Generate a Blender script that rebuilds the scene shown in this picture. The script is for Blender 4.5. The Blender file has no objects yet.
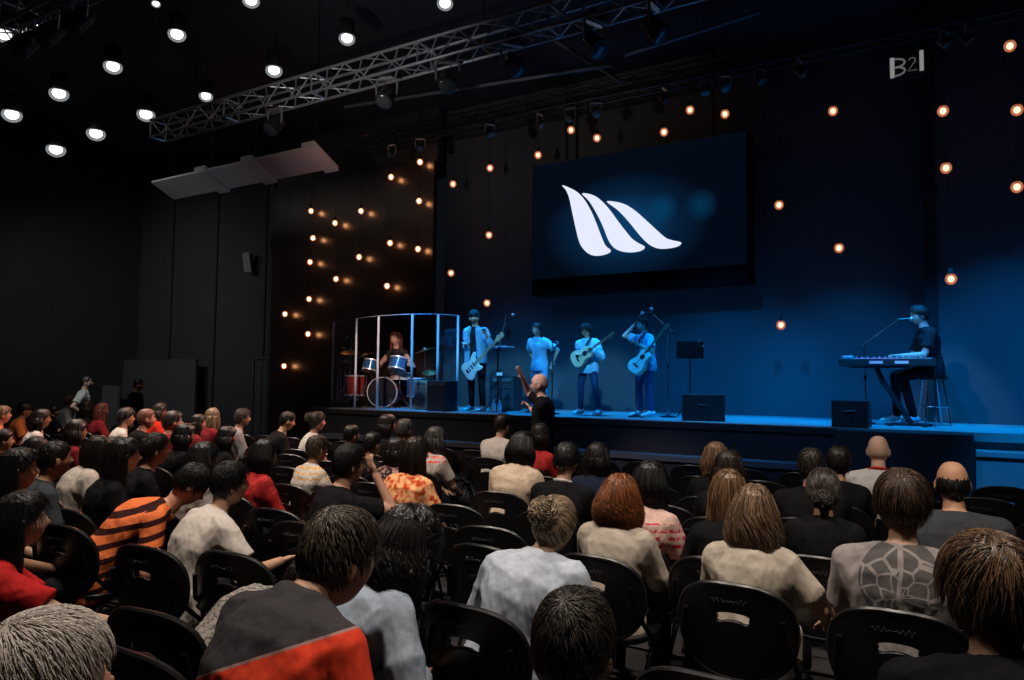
import bpy, bmesh, math, random
import numpy as np
from mathutils import Vector, Matrix, noise as mn
S=bpy.context.scene; COL=S.collection; PI=math.pi
# ------------------------------------------------------------------ camera
FOC=740.0; TH=math.radians(31.6); PT=math.atan(42/740); RL=math.radians(.6); CAMZ=1.7
V=lambda *a:np.array(a,dtype=float)
F_=V(-math.sin(TH)*math.cos(PT),math.cos(TH)*math.cos(PT),math.sin(PT))
R0=V(math.cos(TH),math.sin(TH),0);U0=np.cross(R0,F_)
U_=U0*math.cos(RL)-R0*math.sin(RL);R_=R0*math.cos(RL)+U0*math.sin(RL)
def ray(x,y): return F_+R_*(x-512)/FOC-U_*(y-340)/FOC
def aty(x,y,Y):                       # point of the plane Y seen at a pixel
    d=ray(x,y); return V(0,0,CAMZ)+d*Y/d[1]
cd=bpy.data.cameras.new('camera'); cam=bpy.data.objects.new('camera',cd); COL.objects.link(cam); S.camera=cam
cd.sensor_width=36; cd.lens=FOC/1024*36; cd.clip_start=.05; cd.clip_end=200
M=Matrix((R_,U_,-F_)).transposed().to_4x4(); M.translation=Vector((0,0,CAMZ)); cam.matrix_world=M
S.view_settings.view_transform='Standard'; S.view_settings.look='None'; S.view_settings.gamma=1
S.view_settings.exposure=0; S.view_settings.use_curve_mapping=False
S.cycles.use_denoising=True; S.cycles.max_bounces=6; S.cycles.transparent_max_bounces=16; S.cycles.caustics_reflective=False; S.cycles.caustics_refractive=False
S.cycles.sample_clamp_indirect=3
# ------------------------------------------------------------------ mesh builder
class MB:
    def __init__(s): s.v=[];s.f=[];s.n=0
    def add(s,v,f):
        s.v.append(np.asarray(v,dtype=float).reshape(-1,3)); s.f+= [tuple(i+s.n for i in q) for q in f]; s.n+=len(s.v[-1]); return s
    def box(s,c,d,rot=None):
        c=V(*c);h=V(*d)/2
        v=[(a*h[0],b*h[1],e*h[2]) for a in(-1,1) for b in(-1,1) for e in(-1,1)]
        v=np.array(v)
        if rot is not None: v=v@np.array(rot).T
        return s.add(v+c,[(0,1,3,2),(4,6,7,5),(0,4,5,1),(2,3,7,6),(0,2,6,4),(1,5,7,3)])
    def rings(s,R,cap=True,closed=True):
        k=len(R[0]);v=np.concatenate(R);f=[]
        for i in range(len(R)-1):
            for j in range(k if closed else k-1):
                a=i*k+j;b=i*k+(j+1)%k;f.append((a,b,b+k,a+k))
        if cap: f.append(tuple(range(k))[::-1]);f.append(tuple((len(R)-1)*k+j for j in range(k)))
        return s.add(v,f)
    def tube(s,P,rx,ry=None,side=None,n=10,cap=True):
        P=[V(*p) for p in P];m=len(P)
        rx=[rx]*m if np.isscalar(rx) else rx; ry=rx if ry is None else ([ry]*m if np.isscalar(ry) else ry)
        R=[];last=None
        for i in range(m):
            t=P[min(i+1,m-1)]-P[max(i-1,0)];t=t/(np.linalg.norm(t)+1e-9)
            if side is not None: a=V(*side)
            elif last is not None: a=last
            else: a=V(1,0,0) if abs(t[0])<.8 else V(0,0,1)
            a=a-t*a.dot(t);a/=np.linalg.norm(a)+1e-9;last=a;b=np.cross(t,a)
            R.append([P[i]+a*rx[i]*math.cos(q)+b*ry[i]*math.sin(q) for q in np.linspace(0,2*PI,n,endpoint=False)])
        return s.rings(R,cap)
    def seg(s,a,b,r0,r1,n=10):
        a=V(*a);b=V(*b);d=b-a;L=np.linalg.norm(d)+1e-9;d/=L
        P=[a-d*r0*.95,a-d*r0*.7,a,b,b+d*r1*.7,b+d*r1*.95];return s.tube(P,[r0*.25,r0*.72,r0,r1,r1*.72,r1*.25],n=n)
    def ball(s,c,r,n=12,m=8,rot=None):
        r=V(r,r,r) if np.isscalar(r) else V(*r)
        R=[]
        for i in range(1,m):
            t=PI*i/m
            q=np.array([(math.sin(t)*math.cos(p)*r[0],math.sin(t)*math.sin(p)*r[1],-math.cos(t)*r[2]) for p in np.linspace(0,2*PI,n,endpoint=False)])
            if rot is not None:q=q@np.array(rot).T
            R.append(q+V(*c))
        return s.rings(R)
    def lathe(s,P,n=24,c=(0,0,0),rot=None,cap=True):
        R=[]
        for r,z in P:
            q=np.array([(r*math.cos(p),r*math.sin(p),z) for p in np.linspace(0,2*PI,n,endpoint=False)])
            if rot is not None:q=q@np.array(rot).T
            R.append(q+V(*c))
        return s.rings(R,cap)
    def prism(s,pts,z0,z1,mat=None):
        k=len(pts);v=np.array([(x,y,z0) for x,y in pts]+[(x,y,z1) for x,y in pts])
        if mat is not None: v=v@np.array(mat[0]).T+V(*mat[1])
        return s.add(v,[tuple(range(k))[::-1],tuple(range(k,2*k))]+[(i,(i+1)%k,(i+1)%k+k,i+k) for i in range(k)])
    def mesh(s,name,smooth=True):
        me=bpy.data.meshes.new(name);v=np.concatenate(s.v);me.from_pydata(v.tolist(),[],s.f);me.update()
        if smooth: me.shade_smooth()
        return me
def link(name,me,mat=None,parent=None):
    o=bpy.data.objects.new(name,me);COL.objects.link(o)
    if mat is not None:
        me.materials.clear()
        me.materials.append(mat)
    if parent: o.parent=parent
    return o
def obj(name,mb,mat,parent=None,smooth=True,bevel=0,auto=True):
    o=link(name,mb.mesh(name,smooth),mat,parent)
    if bevel:
        m=o.modifiers.new('b','BEVEL');m.width=bevel;m.segments=2;m.limit_method='ANGLE';m.angle_limit=.6
    if smooth and auto: o.data.set_sharp_from_angle(angle=math.radians(40))
    return o
def tag(o,label,cat,group=None,kind=None):
    o['label']=label;o['category']=cat
    if group:o['group']=group
    if kind:o['kind']=kind
    return o
def thing(name,label,cat,loc=(0,0,0),rz=0,group=None):
    o=bpy.data.objects.new(name,None);o.empty_display_size=.1;COL.objects.link(o);o.location=loc;o.rotation_euler=(0,0,rz)
    return tag(o,label,cat,group)
def struct(name,mb,mat,bevel=0,smooth=False):
    o=obj(name,mb,mat,None,smooth,bevel);o['kind']='structure';return o
def dup(root,loc,rz,label,group=None):
    r=root.copy();COL.objects.link(r);r.location=loc;r.rotation_euler=(0,0,rz);r['label']=label
    if group:r['group']=group
    for ch in list(root.children):
        c=ch.copy();COL.objects.link(c);c.parent=r
        for g in list(ch.children):
            d=g.copy();COL.objects.link(d);d.parent=c
    return r
ORD='first second third fourth fifth sixth seventh eighth ninth tenth eleventh twelfth thirteenth fourteenth fifteenth sixteenth seventeenth eighteenth nineteenth twentieth'.split()
ORD+=['twenty-'+o for o in ORD[:9]]+['thirtieth']+['thirty-'+o for o in ORD[:9]]+['fortieth']
# ------------------------------------------------------------------ materials
def mat(name,col,rough=.6,metal=0,emit=0,ecol=None,spec=.5,bump=None,alpha=None,trans=0,var=None):
    m=bpy.data.materials.new(name);m.use_nodes=True;nt=m.node_tree;b=nt.nodes['Principled BSDF']
    b.inputs['Base Color'].default_value=(*col,1);b.inputs['Roughness'].default_value=rough;b.inputs['Metallic'].default_value=metal
    b.inputs['Specular IOR Level'].default_value=spec
    if emit: b.inputs['Emission Color'].default_value=(*(ecol or col),1);b.inputs['Emission Strength'].default_value=emit
    if trans: b.inputs['Transmission Weight'].default_value=trans
    if bump or var:
        tc=nt.nodes.new('ShaderNodeTexCoord');n=nt.nodes.new('ShaderNodeTexNoise');n.inputs['Scale'].default_value=(bump or var)[0];n.inputs['Detail'].default_value=5
        nt.links.new(tc.outputs['Object'],n.inputs['Vector'])
        if bump:
            bp=nt.nodes.new('ShaderNodeBump');bp.inputs['Strength'].default_value=bump[1];bp.inputs['Distance'].default_value=bump[2] if len(bump)>2 else .01
            nt.links.new(n.outputs['Fac'],bp.inputs['Height']);nt.links.new(bp.outputs['Normal'],b.inputs['Normal'])
        if var:
            r=nt.nodes.new('ShaderNodeMix');r.data_type='RGBA';r.inputs[6].default_value=(*[c*(1-var[1]) for c in col],1);r.inputs[7].default_value=(*[min(1,c*(1+var[1])) for c in col],1)
            n2=nt.nodes.new('ShaderNodeTexNoise');n2.inputs['Scale'].default_value=var[0];nt.links.new(tc.outputs['Object'],n2.inputs['Vector'])
            nt.links.new(n2.outputs['Fac'],r.inputs[0]);nt.links.new(r.outputs[2],b.inputs['Base Color'])
    return m
def emis(name,col,st):
    m=bpy.data.materials.new(name);m.use_nodes=True;nt=m.node_tree;nt.nodes.clear()
    e=nt.nodes.new('ShaderNodeEmission');e.inputs[0].default_value=(*col,1);e.inputs[1].default_value=st
    o=nt.nodes.new('ShaderNodeOutputMaterial');nt.links.new(e.outputs[0],o.inputs[0]);return m
class NT:                                # tiny node helper
    def __init__(s,m): s.t=m.node_tree;s.b=s.t.nodes['Principled BSDF']
    def n(s,ty,**k):
        q=s.t.nodes.new(ty)
        for a,b in k.items(): setattr(q,a,b)
        return q
    def l(s,a,b): s.t.links.new(a,b)
    def math(s,op,a,b=None,c=None):
        q=s.n('ShaderNodeMath',operation=op)
        for i,x in enumerate((a,b,c)):
            if x is None: continue
            if hasattr(x,'links') or hasattr(x,'is_linked'): s.l(x,q.inputs[i])
            else: q.inputs[i].default_value=x
        return q.outputs[0]
    def mix(s,f,a,b):
        q=s.n('ShaderNodeMix',data_type='RGBA')
        if hasattr(f,'is_linked'): s.l(f,q.inputs[0])
        else: q.inputs[0].default_value=f
        for i,x in ((6,a),(7,b)):
            if hasattr(x,'is_linked'): s.l(x,q.inputs[i])
            else: q.inputs[i].default_value=(*x,1)
        return q.outputs[2]
    def xyz(s):
        tc=s.n('ShaderNodeTexCoord');q=s.n('ShaderNodeSeparateXYZ');s.l(tc.outputs['Object'],q.inputs[0]);s.co=tc.outputs['Object'];return q.outputs
_cm={}
def cloth(kind,c1,c2=(0,0,0),rough=.85,scale=1):
    key=(kind,c1,c2,scale)
    if key in _cm: return _cm[key]
    m=mat('cloth_'+kind,c1,rough,spec=.2);t=NT(m);x,y,z=t.xyz()
    def noise(sc,det=3,vec=None,stretch=None):
        q=t.n('ShaderNodeTexNoise');q.inputs['Scale'].default_value=sc;q.inputs['Detail'].default_value=det
        v=t.co
        if stretch:
            mp=t.n('ShaderNodeMapping');mp.inputs['Scale'].default_value=stretch;t.l(v,mp.inputs[0]);v=mp.outputs[0]
        t.l(v,q.inputs['Vector']);return q.outputs['Fac']
    base=None
    if kind=='stripe':                   # horizontal stripes following the torso
        w=t.math('SINE',t.math('MULTIPLY',t.math('ADD',z,t.math('MULTIPLY',y,-.25)),scale));base=t.mix(t.math('GREATER_THAN',w,.25),c1,c2)
    elif kind=='heather':
        base=t.mix(t.math('GREATER_THAN',noise(140,2,stretch=(.35,.35,1)),.53),c1,c2)
    elif kind=='floral':
        q=t.n('ShaderNodeTexVoronoi');q.inputs['Scale'].default_value=scale;t.l(t.co,q.inputs['Vector'])
        r=t.n('ShaderNodeValToRGB');r.color_ramp.elements[0].color=(*c1,1);r.color_ramp.elements[1].color=(*c2,1)
        e=r.color_ramp.elements.new(.35);e.color=(*[min(1,a*1.5) for a in c1],1);r.color_ramp.elements[0].position=.1;r.color_ramp.elements[2].position=.6
        t.l(t.math('ADD',t.math('MULTIPLY',q.outputs['Distance'],.35),t.math('MULTIPLY',t.math('SUBTRACT',noise(26,3),.3),1.3)),r.inputs[0]);base=r.outputs[0]
    elif kind=='pattern':
        base=t.mix(t.math('GREATER_THAN',noise(scale,1),.52),c1,c2)
    elif kind=='panel':                  # upper black, lower red with a thin pale seam, cut on a slant
        h=t.math('ADD',z,t.math('MULTIPLY',x,-.42))
        h2=t.math('ADD',t.math('MULTIPLY',y,0.0),h)
        low=t.math('LESS_THAN',h2,scale);ln=t.math('LESS_THAN',t.math('ABSOLUTE',t.math('SUBTRACT',h2,scale)),.004)
        base=t.mix(ln,t.mix(low,c1,c2),(.35,.2,.18))
    elif kind=='tree':                   # a faded round tree print on the back
        dx=t.math('SUBTRACT',x,.0);dz=t.math('SUBTRACT',z,scale)
        d=t.math('SQRT',t.math('ADD',t.math('POWER',dx,2),t.math('POWER',dz,2)))
        inn=t.math('MULTIPLY',t.math('LESS_THAN',d,.165),t.math('LESS_THAN',y,.6))
        q=t.n('ShaderNodeTexVoronoi',feature='DISTANCE_TO_EDGE');q.inputs['Scale'].default_value=1;pc=t.n('ShaderNodeCombineXYZ');dz2=t.math('ADD',dz,.05);t.l(t.math('MULTIPLY',t.math('ARCTAN2',dx,dz2),1.7),pc.inputs[0]);t.l(t.math('MULTIPLY',t.math('SQRT',t.math('ADD',t.math('POWER',dx,2),t.math('POWER',dz2,2))),17),pc.inputs[1]);t.l(pc.outputs[0],q.inputs['Vector'])
        vein=t.math('LESS_THAN',q.outputs['Distance'],.06)
        trunk=t.math('LESS_THAN',t.math('ABSOLUTE',t.math('ADD',dx,t.math('MULTIPLY',t.math('SINE',t.math('MULTIPLY',z,30)),.005))),.007)
        ring=t.math('GREATER_THAN',d,.152)
        lin=t.math('MAXIMUM',vein,t.math('MAXIMUM',trunk,ring))
        pr=t.mix(lin,c2,[a*.9 for a in c1]);base=t.mix(t.math('MULTIPLY',inn,.8),c1,pr)
    elif kind=='band':                   # coloured band with pattern across the shoulders
        b1=t.math('LESS_THAN',t.math('ABSOLUTE',t.math('SUBTRACT',z,scale)),.07)
        w=t.math('GREATER_THAN',t.math('SINE',t.math('MULTIPLY',z,150)),.1)
        w2=t.math('GREATER_THAN',noise(45,2),.47)
        base=t.mix(t.math('MULTIPLY',b1,t.math('MULTIPLY',w,w2)),c1,c2)
    else:
        base=t.mix(noise(9,2),[a*.88 for a in c1],[min(1,a*1.1) for a in c1])
    t.l(base,t.b.inputs['Base Color'])
    # fold relief
    n1=noise(7,3,stretch=(1,1,.45));n2=noise(260,1)
    bp=t.n('ShaderNodeBump');bp.inputs['Strength'].default_value=.95;bp.inputs['Distance'].default_value=.045;t.l(n1,bp.inputs['Height'])
    b2=t.n('ShaderNodeBump');b2.inputs['Strength'].default_value=.25;b2.inputs['Distance'].default_value=.002;t.l(n2,b2.inputs['Height']);t.l(bp.outputs[0],b2.inputs['Normal'])
    t.l(b2.outputs[0],t.b.inputs['Normal']);t.b.inputs['Specular IOR Level'].default_value=.12
    _cm[key]=m;return m
_hm={}
def hairmat(c1,c2):
    k=(c1,c2)
    if k in _hm:return _hm[k]
    m=mat('hair',c1,.42,spec=.5);t=NT(m)
    a=t.n('ShaderNodeAttribute');a.attribute_name='strand';s=t.n('ShaderNodeSeparateXYZ');t.l(a.outputs['Vector'],s.inputs[0])
    cb=t.n('ShaderNodeCombineXYZ');t.l(t.math('MULTIPLY',s.outputs[0],38),cb.inputs[0]);t.l(t.math('MULTIPLY',s.outputs[1],2.2),cb.inputs[1]);t.l(t.math('MULTIPLY',s.outputs[2],7),cb.inputs[2])
    q=t.n('ShaderNodeTexNoise');q.inputs['Scale'].default_value=1;q.inputs['Detail'].default_value=4;t.l(cb.outputs[0],q.inputs['Vector'])
    r=t.n('ShaderNodeValToRGB');r.color_ramp.elements[0].color=(*[c*.6 for c in c1],1);r.color_ramp.elements[1].color=(*c2,1);r.color_ramp.elements[0].position=.42;r.color_ramp.elements[1].position=.72
    t.l(q.outputs['Fac'],r.inputs[0]);t.l(r.outputs[0],t.b.inputs['Base Color'])
    bp=t.n('ShaderNodeBump');bp.inputs['Strength'].default_value=.6;bp.inputs['Distance'].default_value=.006;t.l(q.outputs['Fac'],bp.inputs['Height']);t.l(bp.outputs[0],t.b.inputs['Normal'])
    _hm[k]=m;return m
_sk=None
def skinmat():
    global _sk
    if _sk:return _sk
    m=mat('skin',(.5,.3,.2),.5,spec=.35);t=NT(m);a=t.n('ShaderNodeAttribute');a.attribute_name='tint';t.l(a.outputs['Color'],t.b.inputs['Base Color'])
    t.b.inputs['Subsurface Weight'].default_value=.0
    _sk=m;return m
BLK=mat('black_plastic',(.006,.006,.007),.36,bump=(300,.1,.001))
STEEL=mat('dark_tube_steel',(.03,.03,.032),.3,.9)
CHROME=mat('chrome',(.75,.76,.8),.18,1)
MATTE=mat('matte_black',(.009,.009,.01),.7,bump=(60,.2,.002))
SHOE=mat('shoe_black',(.02,.02,.022),.5);SHOEW=mat('shoe_white',(.7,.72,.75),.5)
# ------------------------------------------------------------------ remesh
def solid(mb,vox,smooth=3,name='m'):
    me=mb.mesh(name,False);o=bpy.data.objects.new('tmp',me);COL.objects.link(o)
    m=o.modifiers.new('r','REMESH');m.mode='VOXEL';m.voxel_size=vox;m.adaptivity=0
    if smooth: s=o.modifiers.new('s','SMOOTH');s.factor=.5;s.iterations=smooth
    dg=bpy.context.evaluated_depsgraph_get();dg.update()
    r=bpy.data.meshes.new_from_object(o.evaluated_get(dg));bpy.data.objects.remove(o);bpy.data.meshes.remove(me);r.name=name;r.shade_smooth();return r
def getv(me): a=np.empty(len(me.vertices)*3);me.vertices.foreach_get('co',a);return a.reshape(-1,3)
def setv(me,a): me.vertices.foreach_set('co',a.ravel());me.update()
def wrinkle(me,amp,seed,zs=.5):
    v=getv(me);nr=np.empty(len(v)*3);me.vertices.foreach_get('normal',nr);nr=nr.reshape(-1,3);rs=np.random.RandomState(seed);h=np.zeros(len(v))
    for k in range(7):
        d=rs.normal(size=3);d[2]*=1.5;d/=np.linalg.norm(d);fr=rs.uniform(12,34);w=v@rs.normal(size=3)*4
        h+=(1-np.abs(np.sin(v@d*fr*.5+2*np.sin(w)+rs.rand()*6)))**2*rs.uniform(.4,1)*np.clip(.5+np.sin(v@rs.normal(size=3)*9+rs.rand()*6),0,1)
    setv(me,v+nr*(h[:,None]-.6)*amp)
# ------------------------------------------------------------------ heads and hair
def sm(a,b,x): t=np.clip((x-a)/(b-a),0,1);return t*t*(3-2*t)
def headshape(d,fem=False):             # unit directions -> points (y forward, z up)
    x,y,z=d[:,0],d[:,1],d[:,2]
    p=d*V(.077,.098,.118)
    jaw=sm(.1,1,-z)
    up=np.where(z>0,np.maximum(1-z*z,1e-4)**-.13,1);p[:,0]*=up;p[:,1]*=up
    p[:,0]*=1-(.30 if fem else .22)*jaw
    p[:,1]=np.where(y<0,p[:,1]*(1-.42*sm(.15,.9,-z)),p[:,1]*(1-.02*jaw))
    p[:,1]=np.where((y>0),np.minimum(p[:,1],.088+.004*z),p[:,1])
    def g(cx,cz,sx,sz): return np.exp(-((x-cx)/sx)**2-((z-cz)/sz)**2)*(y>0)
    p[:,1]+=.026*g(0,-.14,.13,.16)+.012*g(0,.05,.09,.2)-.013*(g(.36,.08,.17,.12)+g(-.36,.08,.17,.12))+.004*(g(.36,.26,.25,.07)+g(-.36,.26,.25,.07))
    p[:,1]+=.007*g(0,-.46,.22,.05)+.006*g(0,-.57,.18,.05)-.004*g(0,-.51,.24,.025)+.010*g(0,-.82,.25,.16)
    p[:,0]+=np.sign(x)*.004*np.exp(-((np.abs(x)-.6)/.25)**2-((z+.15)/.2)**2)*(y>0)
    return p
def dirs(n,m):
    th=np.linspace(0,PI,m+1)[1:-1];ph=np.linspace(0,2*PI,n,endpoint=False)
    T,P=np.meshgrid(th,ph,indexing='ij');return np.stack([np.sin(T)*np.cos(P),np.sin(T)*np.sin(P),np.cos(T)],-1).reshape(-1,3)
def gridf(n,m):
    f=[(i*n+j,(i+1)*n+j,(i+1)*n+(j+1)%n,i*n+(j+1)%n) for i in range(m-2) for j in range(n)]
    return f+[tuple(range(n)),tuple((m-2)*n+j for j in range(n))[::-1]]
HAIR=dict(
 short=dict(top=.019,side=.008,hl=.52,back=-.50), crop=dict(top=.008,side=.005,hl=.5,back=-.5), quiff=dict(top=.038,side=.010,hl=.55,back=-.52,rough=.008),
 curly=dict(top=.030,side=.013,hl=.45,back=-.55,rough=.010), shaggy=dict(top=.030,side=.024,hl=.45,back=-.72,rough=.006),
 bob=dict(top=.03,side=.03,hl=.5,back=-.7,long=.17,spread=.035), curlybob=dict(top=.042,side=.048,hl=.45,back=-.7,long=.21,spread=.035,rough=.016),
 long=dict(top=.022,side=.022,hl=.5,back=-.7,long=.36,spread=.02), wavy=dict(top=.03,side=.028,hl=.5,back=-.7,long=.29,spread=.035,rough=.010),
 bigcurl=dict(top=.05,side=.05,hl=.45,back=-.7,long=.26,spread=.07,rough=.018), bun=dict(top=.02,side=.018,hl=.5,back=-.62,bun=(.058,-.105,.062)),
 lowbun=dict(top=.02,side=.018,hl=.5,back=-.62,bun=(.05,-.12,-.03)), ring=dict(top=-.01,side=.008,hl=-9,back=-.55,bald=True), cap=dict(top=.022,side=.014,hl=.4,back=-.3))
def hair(style,Rm,c,sc,seed,det,m,parent):
    h=HAIR[style];rs=np.random.RandomState(seed);mb=MB();uv=[]
    n,mm=(72,44) if det>1 else ((40,24) if det else (24,14))
    rough=h.get('rough',.003)
    ks=[(rs.randint(9,26),rs.uniform(0,6),rs.uniform(2,9),rs.uniform(0,6)) for _ in range(4)]
    def ridge(ph,z):
        q=0
        for k,a,b,e in ks:q=q+np.sin(ph*k+a+2.2*np.sin(z*b+e))*.25
        return q
    def thick(d):
        az=np.abs(np.arctan2(d[:,0],d[:,1]));z=d[:,2]
        hz=np.interp(az,[0,.7,1.15,1.5,2.0,PI],[h['hl'],h['hl']-.06,.12,-.12,h['back']*.75,h['back']]) if not h.get('bald') else np.interp(az,[0,1.1,1.5,2.0,PI],[.9,.3,-.12,h['back']*.75,h['back']])
        on=sm(-.03,.07,z-hz)
        if h.get('bald'): on=on*(1-sm(.38,.6,z+.0*az))
        tt=h['side']+(h['top']-h['side'])*sm(-.2,.8,z)
        if style=='quiff': tt=tt+.016*sm(.2,1,d[:,1])*sm(.2,.8,z)
        return on,tt
    d=dirs(n,mm);on,tt=thick(d);ph=np.arctan2(d[:,0],d[:,1])
    p=headshape(d)+ (d*V(1,1,1))*((tt+rough*ridge(ph,d[:,2]*2))*on-.008*(1-on))[:,None]
    mb.add(p,gridf(n,mm));uv.append(np.stack([(ph/PI),d[:,2]*.5,np.zeros(len(d))],1))
    def curtain_pt(az,t,off=0):          # az 0=back, t 0..1 down
        L=h['long'];z=.02-t*L*1.0;R=.083+h['side']*.9+h['spread']*np.sin(PI*min(1,t*1.25)*.75)-.012*t
        y=-math.cos(az)*(R+.004+off)*(1.10-.25*min(1,t*1.5))-.012;x=math.sin(az)*(R+off)
        return V(x,y,z)
    if 'long' in h:
        na,nt=(56,26) if det>1 else ((30,12) if det else (16,7));A=np.linspace(-1.75,1.75,na);R=[];U=[]
        for i in range(nt+1):
            t=i/nt;ring=[];u=[]
            wv=rs.uniform(-1,1)
            for a in A:
                o=rough*1.6*float(ridge(V(a+PI)[0],t*2.))+(.008*math.sin(t*11+3*a) if style in('wavy','bigcurl') else 0)
                ring.append(curtain_pt(a,t*(1+.10*math.sin(a*7+seed)*t),o));u.append((a/PI,-t*.7,.3))
            for a in A[::-1]: ring.append(curtain_pt(a*.93,t,-.04*(1-.5*t)));u.append((a/PI,-t*.7,.6))
            R.append(ring);U+=u
        mb.rings(R);uv.append(np.array(U))
    if 'bun' in h:
        r,by,bz=h['bun'];d2=dirs(28,16);q=d2*r*(1+.12*np.sin(5*np.arctan2(d2[:,0],d2[:,2])+4*d2[:,1]))[:,None]+V(.0,by,bz);mb.add(q,gridf(28,16));uv.append(np.stack([np.arctan2(d2[:,0],d2[:,2])*.6,d2[:,1]*.3,np.ones(len(q))*.5],1))
    # free locks over the cap
    nl={0:0,1:150,2:1300,3:4800}[det]
    if h.get('bald') or style in('crop','cap'): nl=nl//3
    lv=[];lf=[];lu=[];base=mb.n
    for k in range(nl):
        a=rs.uniform(-PI,PI);zz=rs.uniform(-.75,1);dd=V(math.sin(a)*math.sqrt(1-zz*zz),math.cos(a)*math.sqrt(1-zz*zz),zz);o1,t1=thick(dd[None])
        if o1[0]<.6: continue
        P=[];rr=rs.uniform(.0010,.0026)*(1.1 if det<3 else .55);u0=rs.rand()*3;col=rs.rand()
        islong='long' in h and rs.rand()<.75
        if islong:
            az=rs.uniform(-1.6,1.6);t0=rs.uniform(0,.35);of=rs.uniform(-.006,.012);t1e=rs.uniform(.6,1.12)
            am=.017 if style in('wavy','bigcurl','curlybob') else .003;w=rs.uniform(9,15);f0=rs.uniform(0,6)
            if style in('bigcurl','curlybob'): am=.020;w=rs.uniform(22,38)
            start=headshape(V(math.sin(az+PI)*.6,math.cos(az+PI)*.6,.8)[None])[0]*1.0
            dtop=V(math.sin(PI-az)*.75,math.cos(PI-az)*.75,.66);dtop/=np.linalg.norm(dtop);s0=headshape(dtop[None])[0]+dtop*(h['top']+.004+of*.5)
            P.append(s0);K=9
            for i in range(K):
                t=t0*.3+(t1e-t0*.3)*i/(K-1);q=curtain_pt(az,t,of);q+=V(math.cos(az),math.sin(az)*.5,0)*am*math.sin(w*t*h['long']*3+f0)+V(math.sin(az),-math.cos(az),0)*am*.7*math.cos(w*t*h['long']*3+f0);P.append(q)
        else:
            K=5;L=rs.uniform(.6,1.25)*(.012+1.35*t1[0])*(1.3 if style in('quiff','curly','curlybob','bigcurl') and zz>.3 else 1)
            s0=headshape(dd[None])[0]+dd*(t1[0]*.55)
            # comb: away from the crown (0,-.35,.9)
            fl=dd-V(0,-.4,.9);fl-=dd*fl.dot(dd);fl/=np.linalg.norm(fl)+1e-6;fl+=rs.normal(size=3)*(.16 if rough<.005 else .38)
            if style in('bun','lowbun'): fl=V(0,h['bun'][1],h['bun'][2])-s0;fl-=dd*fl.dot(dd);fl/=np.linalg.norm(fl)+1e-6;L=.09;K=6
            cu=1.0 if 'curl' in style else .0;f0=rs.uniform(0,6)
            b=np.cross(dd,fl)
            for i in range(K):
                t=i/(K-1);up=t1[0]*.5+rs.uniform(0,.004)+.010*math.sin(PI*t)
                q=s0+fl*L*t;r_=q/np.linalg.norm(q);q=headshape(r_[None])[0]+r_*(t1[0]*(1.0)+.004*math.sin(PI*t)+(.010*math.sin(t*9+f0)*cu))+b*cu*.014*math.cos(t*9+f0) if not(h.get('bald')) else q
                P.append(q)
        m_=len(P);
        for i,q in enumerate(P):
            t=P[min(i+1,m_-1)]-P[max(i-1,0)];t/=np.linalg.norm(t)+1e-9;nn=q/np.linalg.norm(q);sd=np.cross(t,nn);sd/=np.linalg.norm(sd)+1e-9
            w=rr*(1-.85*(i/(m_-1))**2)
            for e in(sd*w*1.5,nn*w,-sd*w*1.5): lv.append(q+e);lu.append((u0+col*.2,i/m_*.3,col*3))
            if i:
                b0=base+len(lv)-6
                for j in range(3): lf.append((b0+j,b0+(j+1)%3,b0+3+(j+1)%3,b0+3+j))
    if 'bun' in h and det>=2:
        r,by,bz=h['bun'];bc=V(0,by,bz)
        for k in range(420):
            a=rs.normal(size=3);a/=np.linalg.norm(a);b=np.cross(a,rs.normal(size=3));b/=np.linalg.norm(b);b=b*.75+V(.2,0,.5)*(rs.rand()<.6);b/=np.linalg.norm(b);b=b-a*a.dot(b);b/=np.linalg.norm(b);u0=rs.rand()*3;rad=r*rs.uniform(.98,1.16);q0=rs.uniform(0,6);ln_=rs.uniform(1.2,2.6);cl=rs.rand()*3;rr=rs.uniform(.0012,.003)
            P=[bc+(a*math.cos(q0+ln_*i/6)+b*math.sin(q0+ln_*i/6))*rad*(1+.12*math.sin(i*1.3+q0)) for i in range(7)]
            for i,q in enumerate(P):
                t=P[min(i+1,6)]-P[max(i-1,0)];t/=np.linalg.norm(t)+1e-9;nn=q-bc;nn/=np.linalg.norm(nn);sd=np.cross(t,nn);w=rr*(1-.8*(i/6)**2)
                for e in(sd*w*1.5,nn*w,-sd*w*1.5): lv.append(q+e);lu.append((u0,i/7*.3,cl))
                if i:
                    b0=base+len(lv)-6
                    for j in range(3): lf.append((b0+j,b0+(j+1)%3,b0+3+(j+1)%3,b0+3+j))
    if lv:
        mb.v.append(np.array(lv));mb.f+=lf;mb.n+=len(lv);uv.append(np.array(lu))
    allv=np.concatenate(mb.v)*sc;mb.v=[allv@np.array(Rm).T+c]
    me=mb.mesh('hair');U=np.concatenate(uv);at=me.attributes.new('strand','FLOAT_VECTOR','POINT');at.data.foreach_set('vector',U.astype(np.float32).ravel())
    return link('hair',me,m,parent)
def rot(yaw=0,pitch=0,roll=0):
    return np.array(Matrix.Rotation(yaw,3,'Z')@Matrix.Rotation(pitch,3,'X')@Matrix.Rotation(roll,3,'Y'))
def ik(a,b,l1,l2,hint):
    a=V(*a);b=V(*b);d=b-a;L=np.linalg.norm(d)
    if L>(l1+l2)*.985: b=a+d/L*(l1+l2)*.985;d=b-a;L=np.linalg.norm(d)
    u=d/L;x=(l1*l1-l2*l2+L*L)/(2*L);hh=math.sqrt(max(l1*l1-x*x,0));w=V(*hint);w=w-u*w.dot(u);w/=np.linalg.norm(w)+1e-9
    return a+u*x+w*hh,b
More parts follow.
